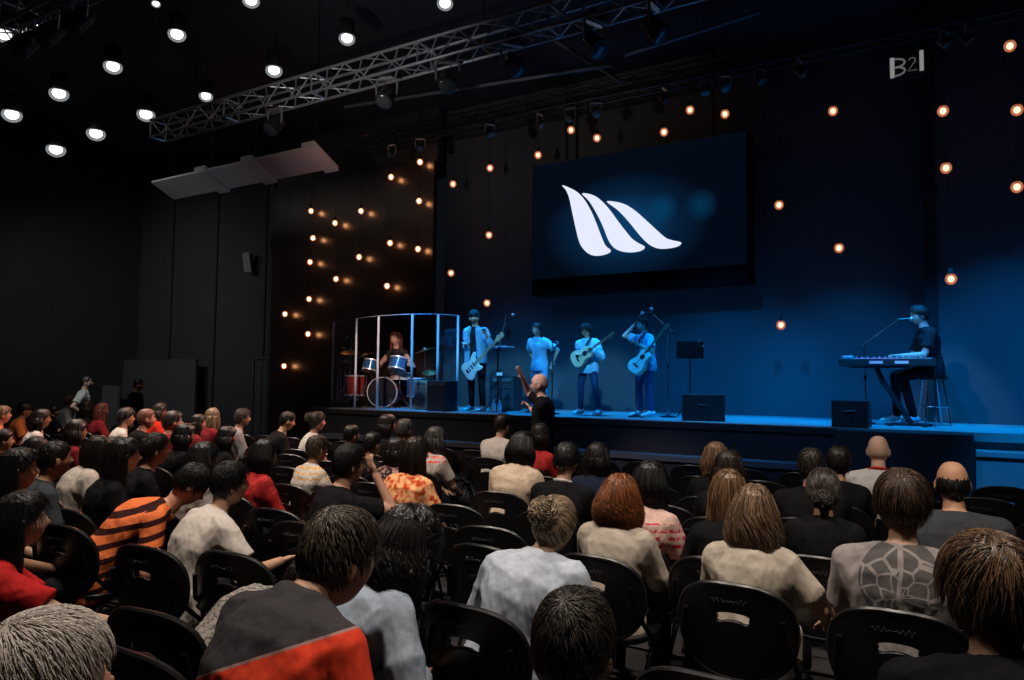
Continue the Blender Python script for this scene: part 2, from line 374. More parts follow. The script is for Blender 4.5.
def handm(mb,w,d,nrm,s,curl=.5,side=1,grow=0):
    d=V(*d)/np.linalg.norm(d);nrm=V(*nrm);nrm=nrm-d*nrm.dot(d);nrm/=np.linalg.norm(nrm);t=np.cross(d,nrm)*side
    Rm=np.stack([t,d,nrm],1);mb.ball(w+d*.05*s,(.040*s,.055*s,.016*s),12,8,Rm)
    for k,(o,l) in enumerate(((-.030,.065),(-.010,.075),(.010,.071),(.030,.055))):
        p=w+d*.085*s+t*o*s;dd=d+t*o*3;ang=0
        for j in range(3):
            ang+=curl*(.35+.25*j);q=dd*math.cos(ang)-nrm*math.sin(ang)*1.0;q/=np.linalg.norm(q);e=p+q*l*s*(.42,.33,.25)[j];mb.seg(p,e,.0092*s+grow,.0085*s+grow,7);p=e
    p=w+d*.03*s-t*.034*s;q=d*.6-t*.75-nrm*.3*curl;q/=np.linalg.norm(q);e=p+q*.042*s;mb.seg(p,e,.012*s,.010*s,7);q=d*.85-t*.35-nrm*.5*curl;q/=np.linalg.norm(q);mb.seg(e,e+q*.032*s,.010*s,.009*s,7)
# ------------------------------------------------------------------ people
def person(loc,rz,label,T=None,stand=False,height=1.75,fem=False,skin=(.55,.34,.24),style='short',hc=((.012,.009,.007),(.05,.035,.025)),
           shirt=None,trouser=None,sleeve='short',lean=8,hyaw=0,hpitch=0,hroll=0,armL=None,armR=None,hintL=None,hintR=None,curl=.6,curlL=None,det=0,seed=1,width=1,shoes=None,
           beard=None,glasses=False,group=None,hemdrop=.06,legs=None,collar=None,headscale=1,slump=0,nL=None,nR=None,wr=1,skirt=False,seat=.47,side=0,neck=1,hair_long=None,capcol=None,hband=False):
    vox={0:.017,1:.013,2:.010,3:.009}[det]
    root=thing('person',label,'person',loc,rz,group)
    if stand: s=height/1.75;hz=.92*s
    else:
        hz=seat+.07;ln=math.radians(lean)
        s=(T-hz)/(.52*math.cos(ln*1.0)+.136*neck*math.cos(ln*.5)+.118+.006);s=max(.84,min(1.16,s))
    fx=.9 if fem else 1.0;fx*=width
    sa=math.radians(side);ln=math.radians(lean);P=[];N=13;pos=V(0,0,hz);dl=.52*s/(N-1)
    ang=[]
    for i in range(N):
        P.append(pos.copy());a=ln*(.55+.9*i/(N-1));ang.append(a);pos=pos+V(math.sin(sa),math.sin(a),math.cos(a))*dl
    def at(d):
        q=max(0,min(N-1.001,d/.52*(N-1)));i=int(q);return P[i]+(P[i+1]-P[i])*(q-i) if d>=0 else P[0]+V(0,0,d*s)
    nb=at(.52);hd=nb+V(math.sin(sa*.5)*.136,math.sin(ln*.5)*.136+.030-.0006*hpitch+.05*(1-neck),math.cos(ln*.5)*.136*neck)*s;hd=hd+V(0,slump,0)
    if not stand:  # make head top meet T
        dz=T-.118*s-hd[2]
        if abs(dz)<.12: nbz=dz
        else: nbz=0
        hd[2]+=nbz*.5
        for q in P: q[2]+=0
    Hm=rot(math.radians(hyaw),math.radians(hpitch),math.radians(hroll));hs=s*headscale*(.97 if fem else 1.0)
    sh={k:at(.425)+V(k*.172*s*fx,0.0,0) for k in(-1,1)}
    ua,fa=.285*s,.25*s
    def arm(k,tgt,hint):
        if tgt is None: tgt=V(k*.10,.34,hz+.07) if not stand else sh[k]+V(k*.07,.06,-.52*s)
        else: tgt=V(*tgt)*(s if stand else 1)
        hint=hint or ((k*.6,-.5,-.6) if stand else (k*.8,-.2,-1))
        return ik(sh[k],tgt,ua,fa,hint)
    EL,WL=arm(-1,armL,hintL);ER,WR=arm(1,armR,hintR)
    if stand:
        lg=legs or {-1:((-.11,.02,.5*s),(-.12,-.02,.08)),1:((.11,.02,.5*s),(.12,-.02,.08))}
    else:
        lg=legs or {-1:((-.13,.43,.50),(-.12,.40,.09)),1:((.13,.43,.50),(.12,.42,.09))}
    hip={k:V(k*.088*s*fx,0,hz-.0) for k in(-1,1)}
    sec=[(-.07,.165,.118),(0,.17,.125),(.08,.158,.115),(.2,.142 if fem else .152,.105),(.32,.158 if fem else .17,.125 if fem else .12),(.40,.158,.115),(.455,.118,.088),(.49,.082,.070),(.52,.058,.058)]
    def torso(mb,g,lo=-.07,hi=.52,gz=0):
        pts=[];rx=[];ry=[]
        for d,a,b in sec:
            if d<lo or d>hi: continue
            q=at(d);pts.append(q+V(0,-.012*s if .25<d<.46 else 0,0));rx.append(a*s*fx+g);ry.append(b*s*(width**.5)+g*.9)
        mb.tube(pts,rx,ry,side=(1,0,0),n=20)
        for k in(-1,1):
            mb.seg(at(.475)+V(k*.03*s,0,.0),sh[k]+V(0,0,.004),.050*s+g*.7,.058*s+g,10)
            mb.seg(sh[k],at(.34)+V(k*.12*s*fx,0,0),.060*s+g,.075*s+g,10)
    # body
    b=MB();torso(b,0);b.tube([at(.46),nb,(nb+hd)/2,hd-V(0,0,.03*s)],[.062*s,.054*s,.050*s,.05*s],n=12)
    for k,E,W,nn in((-1,EL,WL,nL),(1,ER,WR,nR)):
        b.seg(sh[k],E,.052*s,.041*s);b.seg(E,W,.040*s,.027*s);d=W-E
        handm(b,W,d,nn or (k*-.3,-.2,1),s,curlL if (k<0 and curlL is not None) else curl,side=k)
    for k in(-1,1):
        kn,an=V(*lg[k][0]),V(*lg[k][1]);b.seg(hip[k],kn,.082*s,.055*s);b.seg(kn,an,.053*s,.036*s)
        ft=V(an[0]+k*.02,an[1]+.13*s,an[2]-.035);b.seg(an-V(0,.03,.02),ft,.038*s,.030*s)
    hn,hm=(64,44) if det>=1 or stand else (40,28)
    dd=dirs(hn,hm);hv=headshape(dd,fem)*hs;
    b.add(hv@Hm.T+hd,gridf(hn,hm))
    for k in(-1,1): b.ball(V(*(Hm@V(k*.080*hs,-.005*hs,-.012*hs)))+hd,(.010*hs,.019*hs,.031*hs),10,8,Hm@rot(k*-.35,0,0))
    vb=vox if not(stand or det) else min(vox,.0085)
    me=solid(b,vb,2,'body');v=getv(me);l=(v-hd)@Hm/hs
    r=np.linalg.norm(l/V(.077,.098,.118),axis=1);inh=(r<1.5)&(l[:,2]>-.13)
    c=np.tile(V(*skin),(len(v),1))
    fr=inh&(l[:,1]>.045)
    def paint(m_,col,f=1): c[m_]=c[m_]*(1-f)+V(*col)*f
    x,z=l[:,0],l[:,2]
    paint(fr&(np.abs(np.abs(x)-.032)<.017)&(np.abs(z-.033)<.006),[a*.25 for a in hc[0]],.85)
    paint(fr&(((np.abs(x)-.031)/.014)**2+((z-.010)/.0065)**2<1),(.03,.02,.015),.9)
    paint(fr&((x/.026)**2+((z+.060)/.008)**2<1),(skin[0]*.75,skin[1]*.4,skin[2]*.42),.7)
    paint(fr&(np.abs(np.abs(x)-.035)<.03)&(z<-.0)&(z>-.05),(skin[0]*1.05,skin[1]*.85,skin[2]*.82),.35)
    if beard is not None: paint(inh&(l[:,1]>-.01)&(z<-.038-.01*(np.abs(x)>.05))&~((x/.022)**2+((z+.060)/.007)**2<1)&(l[:,1]+z*.6>-.02),beard,.85)
    bodyobj=link('body',me,skinmat(),root)
    at_=me.attributes.new('tint','FLOAT_COLOR','POINT');at_.data.foreach_set('color',np.concatenate([c,np.ones((len(c),1))],1).astype(np.float32).ravel())
    if style!='bald': hair(style,Hm,hd,hs,seed,det,hairmat(*hc),root)
    if style=='cap':
        d2=dirs(28,18);q=headshape(d2)+d2*(.02*sm(.12,.2,d2[:,2]+.1*d2[:,1])-.012*(1-sm(.12,.2,d2[:,2]+.1*d2[:,1])))[:,None]
        m2=MB();m2.add(q*hs@Hm.T+hd,gridf(28,18));
        br=[(x_,.085+.055*math.sqrt(max(0,1-(x_/.07)**2)),.035) for x_ in np.linspace(-.07,.07,9)]+[(x_,.06,.045) for x_ in np.linspace(.07,-.07,9)]
        k=len(br);bv=np.array(br+[(a,b_,c_+.006) for a,b_,c_ in br])*hs;m2.add(bv@Hm.T+hd,[tuple(range(k))[::-1],tuple(range(k,2*k))]+[(i,(i+1)%k,(i+1)%k+k,i+k) for i in range(k)])
        obj('cap',m2,capcol or cloth('plain',(.02,.02,.022)),root)
    if glasses:
        g=MB()
        for k in(-1,1):
            g.tube([Hm@(V(k*.031+.021*math.cos(t),.098,.010+.017*math.sin(t))*hs)+hd for t in np.linspace(0,2*PI,17)],.0022*hs,n=6)
            g.tube([Hm@(V(k*.052,.097,.012)*hs)+hd,Hm@(V(k*.078,.06,.012)*hs)+hd,Hm@(V(k*.086,-.01,.012)*hs)+hd],.0022*hs,n=6)
        g.tube([Hm@(V(-.010,.1,.012)*hs)+hd,Hm@(V(.010,.1,.012)*hs)+hd],.002*hs,n=6);obj('glasses',g,BLK,root)
    if hband:
        g=MB();g.tube([Hm@(V(.10*math.cos(t),.01+.02*math.sin(t),.135*math.sin(t)-.0)*hs)+hd for t in np.linspace(.0,PI,15)],.006*hs,n=8);obj('headband',g,BLK,root)
    # shirt
    g=.014*wr;sb=MB();torso(sb,g*.8,lo=-.07,hi=.53)
    sb.tube([at(-.07)-V(0,0,hemdrop),at(-.03),at(.06)],[(.168*s*fx+g),(.172*s*fx+g),.160*s*fx+g],[(.122*s+g),(.125*s+g),.116*s+g],side=(1,0,0),n=20)
    for k,E,W in((-1,EL,WL),(1,ER,WR)):
        if sleeve=='long': sb.seg(sh[k],E,.057*s+g,.046*s+g);sb.seg(E,E+(W-E)*.93,.045*s+g,.031*s+g*.8)
        elif sleeve=='short':
            e=sh[k]+(E-sh[k])*.72;sb.tube([sh[k]-(E-sh[k])*.05,sh[k]+(E-sh[k])*.3,e],[.056*s+g,.055*s+g,.054*s+g*1.4],n=14)
    me=solid(sb,vox*1.05,3,'shirt')
    if det: wrinkle(me,.006 if det<3 else .008,seed)
    link('shirt',me,shirt or cloth('plain',(.02,.02,.022)),root)
    if collar:
        q=MB();cr=at(.50);q.tube([cr+V(.066*s*math.cos(t),.062*s*math.sin(t)+.0,.012-.02*math.sin(t))for t in np.linspace(0,2*PI,21)],.013*s,n=8);obj('collar',q,collar,root)
    tb=MB();tr=trouser or cloth('plain',(.015,.016,.022))
    if skirt:
        tb.tube([at(.03),at(-.04),at(-.05)-V(0,0,.3)],[.16*s,.18*s,.2*s],[.125*s,.14*s,.16*s],side=(1,0,0),n=20);tb.seg((0,0,hz-.4),(0,0,hz-.45),.19,.19)
    else:
        tb.tube([at(-.1),at(-.02),at(.05)],[.15*s*fx,.172*s*fx,.160*s*fx],[.12*s,.128*s,.118*s],side=(1,0,0),n=18)
        for k in(-1,1):
            kn,an=V(*lg[k][0]),V(*lg[k][1]);tb.seg(hip[k],kn,.093*s,.066*s);tb.seg(kn,kn+(an-kn)*.93,.064*s,.050*s)
    me=solid(tb,vox*1.1,2,'trousers')
    link('skirt' if skirt else 'trousers',me,tr,root)
    for k in(-1,1):
        an=V(*lg[k][1]);q=MB()
        z0=an[2]-.08
        q.tube([an+V(0,-.07,-.03),an+V(0,-.05,-.02),an+V(k*.008,.03,-.02),an+V(k*.018,.12*s,-.04),an+V(k*.02,.18*s,-.05),an+V(k*.02,.20*s,-.055)],[.02,.038,.042,.045,.038,.012],[.02,.045,.045,.030,.022,.01],side=(1,0,0),n=14)
        obj('shoe',q,shoes or SHOE,root)
    return root,dict(s=s,sh=sh,WL=WL,WR=WR,hd=hd,at=at,Hm=Hm)
# ------------------------------------------------------------------ the hall
xsp=float(aty(432,300,12.3)[0]);xsl=float(aty(271,300,12.3)[0])
STZ=1.18
M_floor=mat('floor_carpet',(.018,.017,.018),.9,bump=(200,.5,.004),var=(3,.3))
M_wall=mat('wall_paint_dark',(.035,.034,.035),.85,bump=(40,.1,.003),var=(.6,.2))
M_stage_floor=mat('stage_floor',(.26,.27,.28),.5,bump=(120,.1,.002),var=(2,.15))
M_skirt=mat('stage_skirt',(.008,.008,.01),.8,bump=(80,.2,.002))
M_back=mat('backdrop_panel',(.07,.072,.078),.75,bump=(30,.08,.003),var=(.5,.12))
M_panel=mat('side_panel_paint',(.022,.012,.008),.30,spec=1.0,bump=(9,.04,.003),var=(.7,.15))
M_ceil=mat('ceiling_black',(.012,.013,.016),.9,bump=(20,.2,.01))
M_grey=mat('grey_partition',(.10,.10,.10),.8,var=(1.5,.1))
M_truss=mat('truss_aluminium',(.5,.51,.53),.35,.7)
def bxs(name,x0,x1,y0,y1,z0,z1,m): return struct(name,MB().box(((x0+x1)/2,(y0+y1)/2,(z0+z1)/2),(x1-x0,y1-y0,z1-z0)),m)
bxs('floor',-24,6,-6,17,-.2,0,M_floor)
bxs('ceiling',-24,6,-6,17,7.6,7.8,M_ceil)
bxs('wall_left',-21.4,-21.2,-6,17,0,7.6,M_wall)
bxs('wall_right',4.6,4.8,-6,17,0,7.6,M_wall)
bxs('wall_rear',-24,6,-5.2,-5,0,7.6,M_wall)
bxs('wall_far_left',-21.2,xsl-.1,13.0,13.2,0,7.6,M_wall)
bxs('wall_backdrop',xsp-.05,4.6,12.8,13.0,0,7.6,M_back)
bxs('wall_side_panel',xsl,xsp,12.3,12.42,0,6.4,M_panel)
bxs('wall_panel_return',xsl-.1,xsl,12.3,13.0,0,7.6,M_wall)
bxs('wall_beside_panel',xsl,xsp,12.42,12.6,6.41,7.6,M_wall)
a=aty(925,300,12.4);b=aty(938,300,12.4)
bxs('trim_1',a[0],b[0],12.3,12.8,STZ,7.6,MATTE)  # black strip stands in for the darkness of the gap between wall panels
bxs('wall_right_of_stage',float(b[0]),4.6,12.35,12.5,0,7.6,M_back)
# wall panels and seams of the far left wall
for i,x in enumerate((-19.6,-17.6,-15.6)): bxs('trim_%d'%(i+2),x,x+.06,12.96,13.0,0,7.6,mat('seam_%d'%i,(.016,.016,.017),.8))
a=aty(35,384,12.0);b=aty(118,384,12.0)
bxs('wall_low_partition',a[0],b[0],12.0,12.08,0,a[2],M_grey)
a=aty(121,360,12.6);b=aty(196,360,12.6)
bxs('wall_mid_partition',a[0],b[0],12.6,12.68,0,a[2],mat('dim_partition',(.06,.06,.06),.85,var=(1,.1)))
a=aty(246,358,12.7);b=aty(264,358,12.7)
d=MB();w=b[0]-a[0]
for x in(a[0],b[0]): d.box((x,12.97,a[2]/2),(.06,.08,a[2]))
d.box(((a[0]+b[0])/2,12.97,a[2]),(w+.06,.08,.06));d.box(((a[0]+b[0])/2,12.985,a[2]/2),(w,.04,a[2]))
struct('door_1',d,mat('door_paint',(.045,.045,.047),.6))
# stage
bxs('floor_stage',-10.15,-1.37,10,13,STZ-.1,STZ,M_stage_floor)
bxs('floor_stage_right',-1.37,4.6,10,12.9,STZ-.1,STZ,M_stage_floor)
bxs('wall_stage_front',-10.15,.06,10.02,10.1,0,STZ-.1,M_skirt)
bxs('trim_stage_edge',-10.15,-1.37,9.985,10.0,STZ-.09,STZ-.012,M_skirt)
bxs('floor_stage_left_box',-10.6,-10.15,10.05,12.8,0,STZ,M_skirt)
struct('floor_lower_step',MB().box((-5.73,9.83,.69),(8.66,.34,.07)),mat('step_top',(.05,.055,.065),.5))
bxs('wall_step_front',-10.05,-1.40,9.7,9.74,0,.655,M_skirt)
bxs('floor_stage_right_step',.06,4.6,9.62,10.0,.94,.99,M_stage_floor)
M_blueface=mat('right_step_face',(.22,.23,.24),.6,var=(2,.1))
bxs('wall_right_step_face',.06,4.6,9.66,9.72,.1,.94,M_blueface)
bxs('wall_right_step_riser',.06,4.6,10.0,10.03,.99,STZ-.1,M_skirt)
bxs('floor_right_plinth',.06,4.6,9.0,9.66,.0,.11,M_blueface)
b=MB().box((-.66,9.8,.585),(1.42,.42,1.17));rk=obj('stage_riser',b,M_skirt,bevel=.01,smooth=False)
tag(rk,'black skirted riser box at the stage edge in front of the keyboard player','riser')
# ------------------------------------------------------------------ screen and logo
sc=thing('projection_screen','dark blue stage screen showing a white three-stroke wing logo','screen',(0,0,0))
bl=aty(533,279,12.2);br=aty(747,263,12.2);tr_=aty(745,131,12.2)
x0,x1,z0,z1=bl[0],br[0],3.66,tr_[2]
obj('frame',MB().box(((x0+x1)/2,12.42,(z0+z1)/2-.15),(x1-x0+.04,.42,z1-z0+.30)),mat('screen_frame',(.004,.004,.004),.8,spec=.1),sc,False)
me=MB();me.add([(x0,12.2,z0),(x1,12.2,z0),(x1,12.2,z1),(x0,12.2,z1)],[(0,1,2,3)])
ms=mat('screen_image',(.002,.002,.003),.5,spec=.1);t=NT(ms);x,y,z=t.xyz()
cx,cz=-5.2,4.5
dd=t.math('SQRT',t.math('ADD',t.math('POWER',t.math('MULTIPLY',t.math('SUBTRACT',x,cx),.62),2),t.math('POWER',t.math('SUBTRACT',z,cz),2)))
rmp=t.n('ShaderNodeValToRGB');e=rmp.color_ramp.elements;e[0].color=(.003,.042,.12,1);e[1].color=(.0007,.003,.008,1);e[0].position=.25;e[1].position=1.0;q=e.new(.6);q.color=(.0015,.014,.042,1)
t.l(dd,rmp.inputs[0])
def spot_(x_,z_,r_):
    s_=t.math('SQRT',t.math('ADD',t.math('POWER',t.math('SUBTRACT',x,x_),2),t.math('POWER',t.math('SUBTRACT',z,z_),2)));return t.math('MULTIPLY',t.math('SUBTRACT',1,t.math('MINIMUM',t.math('DIVIDE',s_,r_),1)),.8)
p1_=aty(662,208,12.2);p2_=aty(701,205,12.2)
mx=t.mix(spot_(p1_[0],p1_[2],.3),rmp.outputs[0],(.001,.05,.13));mx=t.mix(spot_(p2_[0],p2_[2],.3),mx,(.001,.04,.10))
t.l(mx,t.b.inputs['Emission Color']);t.b.inputs['Emission Strength'].default_value=1.0
obj('screen_surface',me,ms,sc,False)
LG=[[(228,92),(275,112),(305,140),(330,180),(350,225),(375,290),(388,315),(406,332),(385,346),(345,350),(315,336),(292,305),(278,255),(266,200),(253,140),(242,112)],
[(300,122),(340,128),(370,148),(400,180),(435,228),(478,282),(500,300),(530,318),(512,333),(470,338),(428,328),(400,300),(375,240),(350,190),(325,150)],
[(390,152),(430,154),(465,166),(500,190),(545,230),(600,280),(625,292),(663,302),(645,318),(590,325),(550,312),(515,280),(470,225),(430,183)]]
ml=emis('logo_white',(.80,.84,1.0),1.0)
def smoothpoly(p,k=4):
    out=[];n=len(p)
    for i in range(n):
        p0,p1,p2,p3=[V(*p[(i+j)%n]) for j in(-1,0,1,2)]
        for j in range(k):
            u=j/k;out.append(.5*((2*p1)+(-p0+p2)*u+(2*p0-5*p1+4*p2-p3)*u*u+(-p0+3*p1-3*p2+p3)*u**3))
    return out
for L in LG:
    m_=MB();P=[aty(500+x_/3.657,160+y_/3.657,12.19) for x_,y_ in smoothpoly(L)]
    m_.add(P,[tuple(range(len(P)))]);obj('logo_stroke',m_,ml,sc,False)
# hanging bracket of the screen
for x_ in(x0+.6,x1-.6): obj('hanging_pole',MB().tube([(x_,12.4,z1+.1),(x_,12.4,7.6)],.03,n=8),MATTE,sc)
# ------------------------------------------------------------------ trusses
def truss(label,xa,xb,y,z,w=.3,tilt=0,group=None):
    r=thing('lighting_truss',label,'truss',(0,0,0),0,group);L=xb-xa
    for k,(dy,dz) in enumerate(((-w/2,-w/2),(w/2,-w/2),(-w/2,w/2),(w/2,w/2))):
        obj('chord',MB().tube([(xa,y+dy,z+dz),(xb,y+dy,z+dz+tilt)],.022,n=8),M_truss,r)
    n=int(L/.33);br=MB()
    for i in range(n):
        X=xa+i*L/n;X2=X+L/n;zz=tilt*i/n
        for f,(p,q_) in enumerate((((-1,-1),(-1,1)),((1,-1),(1,1)),((-1,-1),(1,-1)),((-1,1),(1,1)))):
            a_,b_=(p,q_) if i%2 else (q_,p);br.tube([(X,y+a_[0]*w/2,z+a_[1]*w/2+zz),(X2,y+b_[0]*w/2,z+b_[1]*w/2+zz)],.011,n=6)
    for i in range(0,n+1,6):
        X=xa+i*L/n
        for a_,b_ in(((-1,-1),(1,-1)),((1,-1),(1,1)),((1,1),(-1,1)),((-1,1),(-1,-1))): br.tube([(X,y+a_[0]*w/2,z+a_[1]*w/2),(X,y+b_[0]*w/2,z+b_[1]*w/2)],.014,n=6)
    obj('bracing',br,M_truss,r)
    for X in np.arange(xa+1,xb,3): obj('hanger_cable',MB().tube([(X,y,z+w/2),(X,y,7.6)],.008,n=5),STEEL,r)
    return r
truss('long silver lighting truss hanging above the audience in front of the stage',-12.25,3.5,7.75,6.12)
truss('silver lighting truss in the upper corner over the left of the audience',-14,-5,4.35,6.15,.3)
M_truss_=M_truss;M_truss=mat('truss_black',(.02,.02,.022),.45,.5);truss('dim lighting truss hung over the back of the stage above the screen',-10.5,3.5,11.1,6.55,.25);M_truss=M_truss_
M_fix=mat('fixture_body',(.03,.03,.033),.35,.3)
M_lens=mat('lens_glass',(.08,.09,.10),.2,.3)
def fixture(x,y,z,label,aim=0,group='moving lights',sc_=1):
    r=thing('stage_light',label,'stage light',(x,y,z),aim,group)
    b=MB();b.box((0,0,.06),(.22,.16,.12));obj('base',b,M_fix,r,bevel=.01)
    y_=MB();y_.tube([(-.15,0,-.01),(-.16,0,-.12),(-.15,0,-.25)],.016,n=8);y_.tube([(.15,0,-.01),(.16,0,-.12),(.15,0,-.25)],.016,n=8);y_.box((0,0,-.005),(.3,.06,.02));obj('yoke',y_,M_truss,r)
    R=rot(0,.7);h=MB();h.lathe([(.05,-.17),(.10,-.14),(.115,0),(.125,.13),(.12,.15)],20,(0,0,-.25),rot(0,PI-.7));obj('head',h,M_fix,r)
    l=MB();l.lathe([(.10,.149),(.105,.155),(.09,.165),(.02,.17)],20,(0,0,-.25),rot(0,PI-.7));obj('lens',l,M_lens,r)
    r.scale=(sc_,)*3;return r
for i,(px,py) in enumerate(((275,112),(387,80),(448,60),(513,38),(594,12),(655,-8))):
    p=aty(px,py,7.75);fixture(p[0],7.75,5.95,'round moving stage light under the long truss, %s from its left end'%ORD[i],aim=.3*i)
for i,(px,py) in enumerate(((392,150),(420,153),(490,138),(540,128),(570,128),(596,118),(598,118),(664,100),(706,88),(725,78),(760,70),(800,60),(870,40),(900,34),(944,24),(965,22))):
    if i in(6,12,13): continue
    p=aty(px,py,11.1);fixture(p[0],11.1,6.4,'small stage light on the rear truss above the stage, %s from its left end'%ORD[i],aim=.5*(i%4),sc_=.6)
for i,(px,py) in enumerate(((28,12),(52,4),(80,-5))):
    p=aty(px,py,4.35);fixture(p[0],4.35,5.98,'stage light under the upper corner truss, %s along it'%ORD[i])
# slim pipes under the roof
for i,(a_,b_) in enumerate((((345,107),(612,65)),((530,25),(622,82)),((625,55),(760,12)))):
    A=aty(*a_,9.6+.5*i);B=aty(*b_,9.6+.5*i)
    o=obj('roof_pipe',MB().tube([A,B],.03,n=8),mat('pipe_%d'%i,(.12,.12,.14),.5,.4));tag(o,['thin dark pipe under the roof running above the drum shield','short slanting pipe under the roof between the two trusses','thin pipe under the roof above the stage screen'][i],'pipe')
# hanging acoustic panels
MP=mat('acoustic_panel',(.45,.42,.40),.8,bump=(60,.2,.003))
for i,(pa,pb) in enumerate((((163,185),(219,181)),((206,176),(266,168)),((262,165),(328,150)))):
    A=aty(*pa,9.3);B=aty(*pb,9.3);L=B[0]-A[0];z=5.62+.0*i
    r=thing('acoustic_baffle','long pale panel hanging left of the stage, '+['farthest from it and darkest','middle one of the row','lit orange at its end'][i],'panel',(A[0],9.3,z),0,'hanging panels')
    b=MB();b.prism([(-.26,.16),(.26,-.08),(.26,-.04),(-.26,.20)],0,L*.86,([[0,0,1],[1,0,0],[0,1,0]],(0,0,0)));obj('board',b,MP,r,False)
    b=MB();b.prism([(-.30,.14),(.30,-.13),(.30,-.05),(-.30,.26)],L*.80,L*.98,([[0,0,1],[1,0,0],[0,1,0]],(0,0,0)));obj('end_flap',b,MP,r,False)
    for x_ in(.2,L-.3): obj('cable',MB().tube([(x_,0,.1),(x_,0,7.57-z)],.005,n=5),STEEL,r)
# wall speaker on the left wall
p=aty(253,263,12.9);r=thing('wall_speaker','slim pale loudspeaker tilted on the dark wall left of the stage','speaker',(p[0],12.75,p[2]))
b=MB();b.box((0,0,0),(.2,.22,.5),rot(.5,.35));obj('cabinet',b,mat('speaker_grey',(.3,.28,.27),.6),r,False,bevel=.02)
b=MB();b.tube([(0,.02,0),(0,.25,.05)],.02,n=8);obj('bracket',b,STEEL,r)
# sign-like fixture above right of the screen, letters in pale strips
p0=aty(890,78,11.6);p1_=aty(923,52,11.6)
r=thing('hanging_sign','small dark hanging sign with pale strips reading B 2 1','sign',(0,0,0))
w=p1_[0]-p0[0];h=p1_[2]-p0[2];cx_=(p0[0]+p1_[0])/2;cz_=(p0[2]+p1_[2])/2
obj('board',MB().box((cx_,11.66,cz_),(w+.06,.06,h+.06)),MATTE,r,False,bevel=.005)
mw=mat('pale_strip',(.5,.5,.5),.5,emit=.22,ecol=(1,1,1));md=mat('dim_strip',(.2,.2,.2),.5,emit=.05,ecol=(1,1,1))
def arc(cx,cz,rx,rz,a0,a1,n=9): return [(cx+rx*math.cos(t_),11.61,cz+rz*math.sin(t_)) for t_ in np.linspace(a0,a1,n)]
b=MB();b.box((p0[0]+.03,11.61,cz_),(.055,.03,h));obj('letter',b,mw,r,False)
b=MB();b.tube(arc(p0[0]+.065,cz_+h*.20,w*.30,h*.22,PI*.5,-PI*.5),.014,n=6);b.tube(arc(p0[0]+.065,cz_-h*.22,w*.30,h*.22,PI*.5,-PI*.5),.014,n=6);obj('letter',b,mat('mid_strip',(.3,.3,.3),.5,emit=.1,ecol=(1,1,1)),r)
b=MB();b.tube(arc(cx_+.07,cz_+h*.2,w*.1,h*.14,PI*.9,-PI*.3)+[(cx_+.02,11.61,cz_-h*.3),(cx_+.13,11.61,cz_-h*.3)],.010,n=6);obj('letter',b,md,r)
b=MB();b.box((p1_[0]-.02,11.61,cz_+.03),(.05,.03,h));obj('letter',b,mw,r,False)
b=MB();b.tube([(cx_,11.66,cz_+h/2),(cx_,11.66,7.6)],.012,n=6);obj('hanger',b,STEEL,r)
# ------------------------------------------------------------------ warm bulbs
MBULB=emis('warm_filament',(1,.52,.36),3.2);MBULB2=emis('warm_filament_side',(1,.42,.17),24);MGL=emis('warm_glow_glass',(1,.36,.16),2.2)
MW=emis('white_lamp',(1,.95,.86),6);MWr=emis('white_lamp_rim',(.8,.85,.9),.7)
def glowglass(name,col,st,op):
    m=emis(name,col,st);nt=m.node_tree;e=[n for n in nt.nodes if n.type=='EMISSION'][0];o=[n for n in nt.nodes if n.type=='OUTPUT_MATERIAL'][0]
    tr=nt.nodes.new('ShaderNodeBsdfTransparent');mx=nt.nodes.new('ShaderNodeMixShader');mx.inputs[0].default_value=op
    nt.links.new(tr.outputs[0],mx.inputs[1]);nt.links.new(e.outputs[0],mx.inputs[2]);nt.links.new(mx.outputs[0],o.inputs[0]);return m
MGLASS=glowglass('frosted_bulb_halo',(1,.30,.13),.8,.38);MGLASSW=glowglass('frosted_lamp_halo',(.8,.85,.9),.5,.35)  # translucent glowing shells paint a soft halo around bulbs and lamps
bulbs=[]
def bulbmesh():
    a=MB();a.ball((0,0,0),(.040,.040,.045),12,8);A=a.mesh('bulb_filament');a=MB();a.ball((0,0,0),(.070,.070,.076),18,12);G2=a.mesh('bulb_glass_halo')
    g=MB();g.lathe([(.028,.05),(.03,.06),(.03,.12),(.018,.14)],12);G=g.mesh('socket')
    return A,G,G2
BG,BS,BO=bulbmesh();BGS=BG.copy();BGS.materials.append(MBULB2);CORD=mat('bulb_cord',(.004,.004,.004),.9)
BG.materials.append(MBULB);BO.materials.append(MGLASS);BS.materials.append(CORD)
_unit=MB().tube([(0,0,0),(0,0,1)],.0025,n=5).mesh('cord_mesh');_unit.materials.append(CORD)
def bulb(px,py,Y,label,group,top,pw=14):
    p=aty(px,py,Y);r=thing('hanging_bulb',label,'bulb',tuple(p),0,group)
    for nm,me in(('filament',BGS if Y==12.13 else BG),('socket',BS),('halo_glass',BO)):
        o=bpy.data.objects.new(nm,me);COL.objects.link(o);o.parent=r
    o=bpy.data.objects.new('cord',_unit);COL.objects.link(o);o.parent=r;o.location=(0,0,.13);o.scale=(1,1,max(.1,top-p[2]-.13))
    bulbs.append(p)
LB=[(311,211),(335,223),(361,211),(313,238),(310,262),(359,257),(336,279),(309,299),(285,314),(308,334),(284,366),(390,243),(387,286),(419,201),(418,249),(420,162),(391,177)]
for i,(x_,y_) in enumerate(sorted(LB,key=lambda q:q[0])): bulb(x_,y_,12.13,'warm bare bulb before the brown side panel, %s counted from its left edge'%ORD[i],'bulbs before the side panel',7.6)
RB=[(453,184),(489,235),(451,273),(487,303),(490,168),(538,155),(571,130),(597,138),(664,132),(690,110),(725,114),(833,111),(779,205),(839,248),(781,325)]
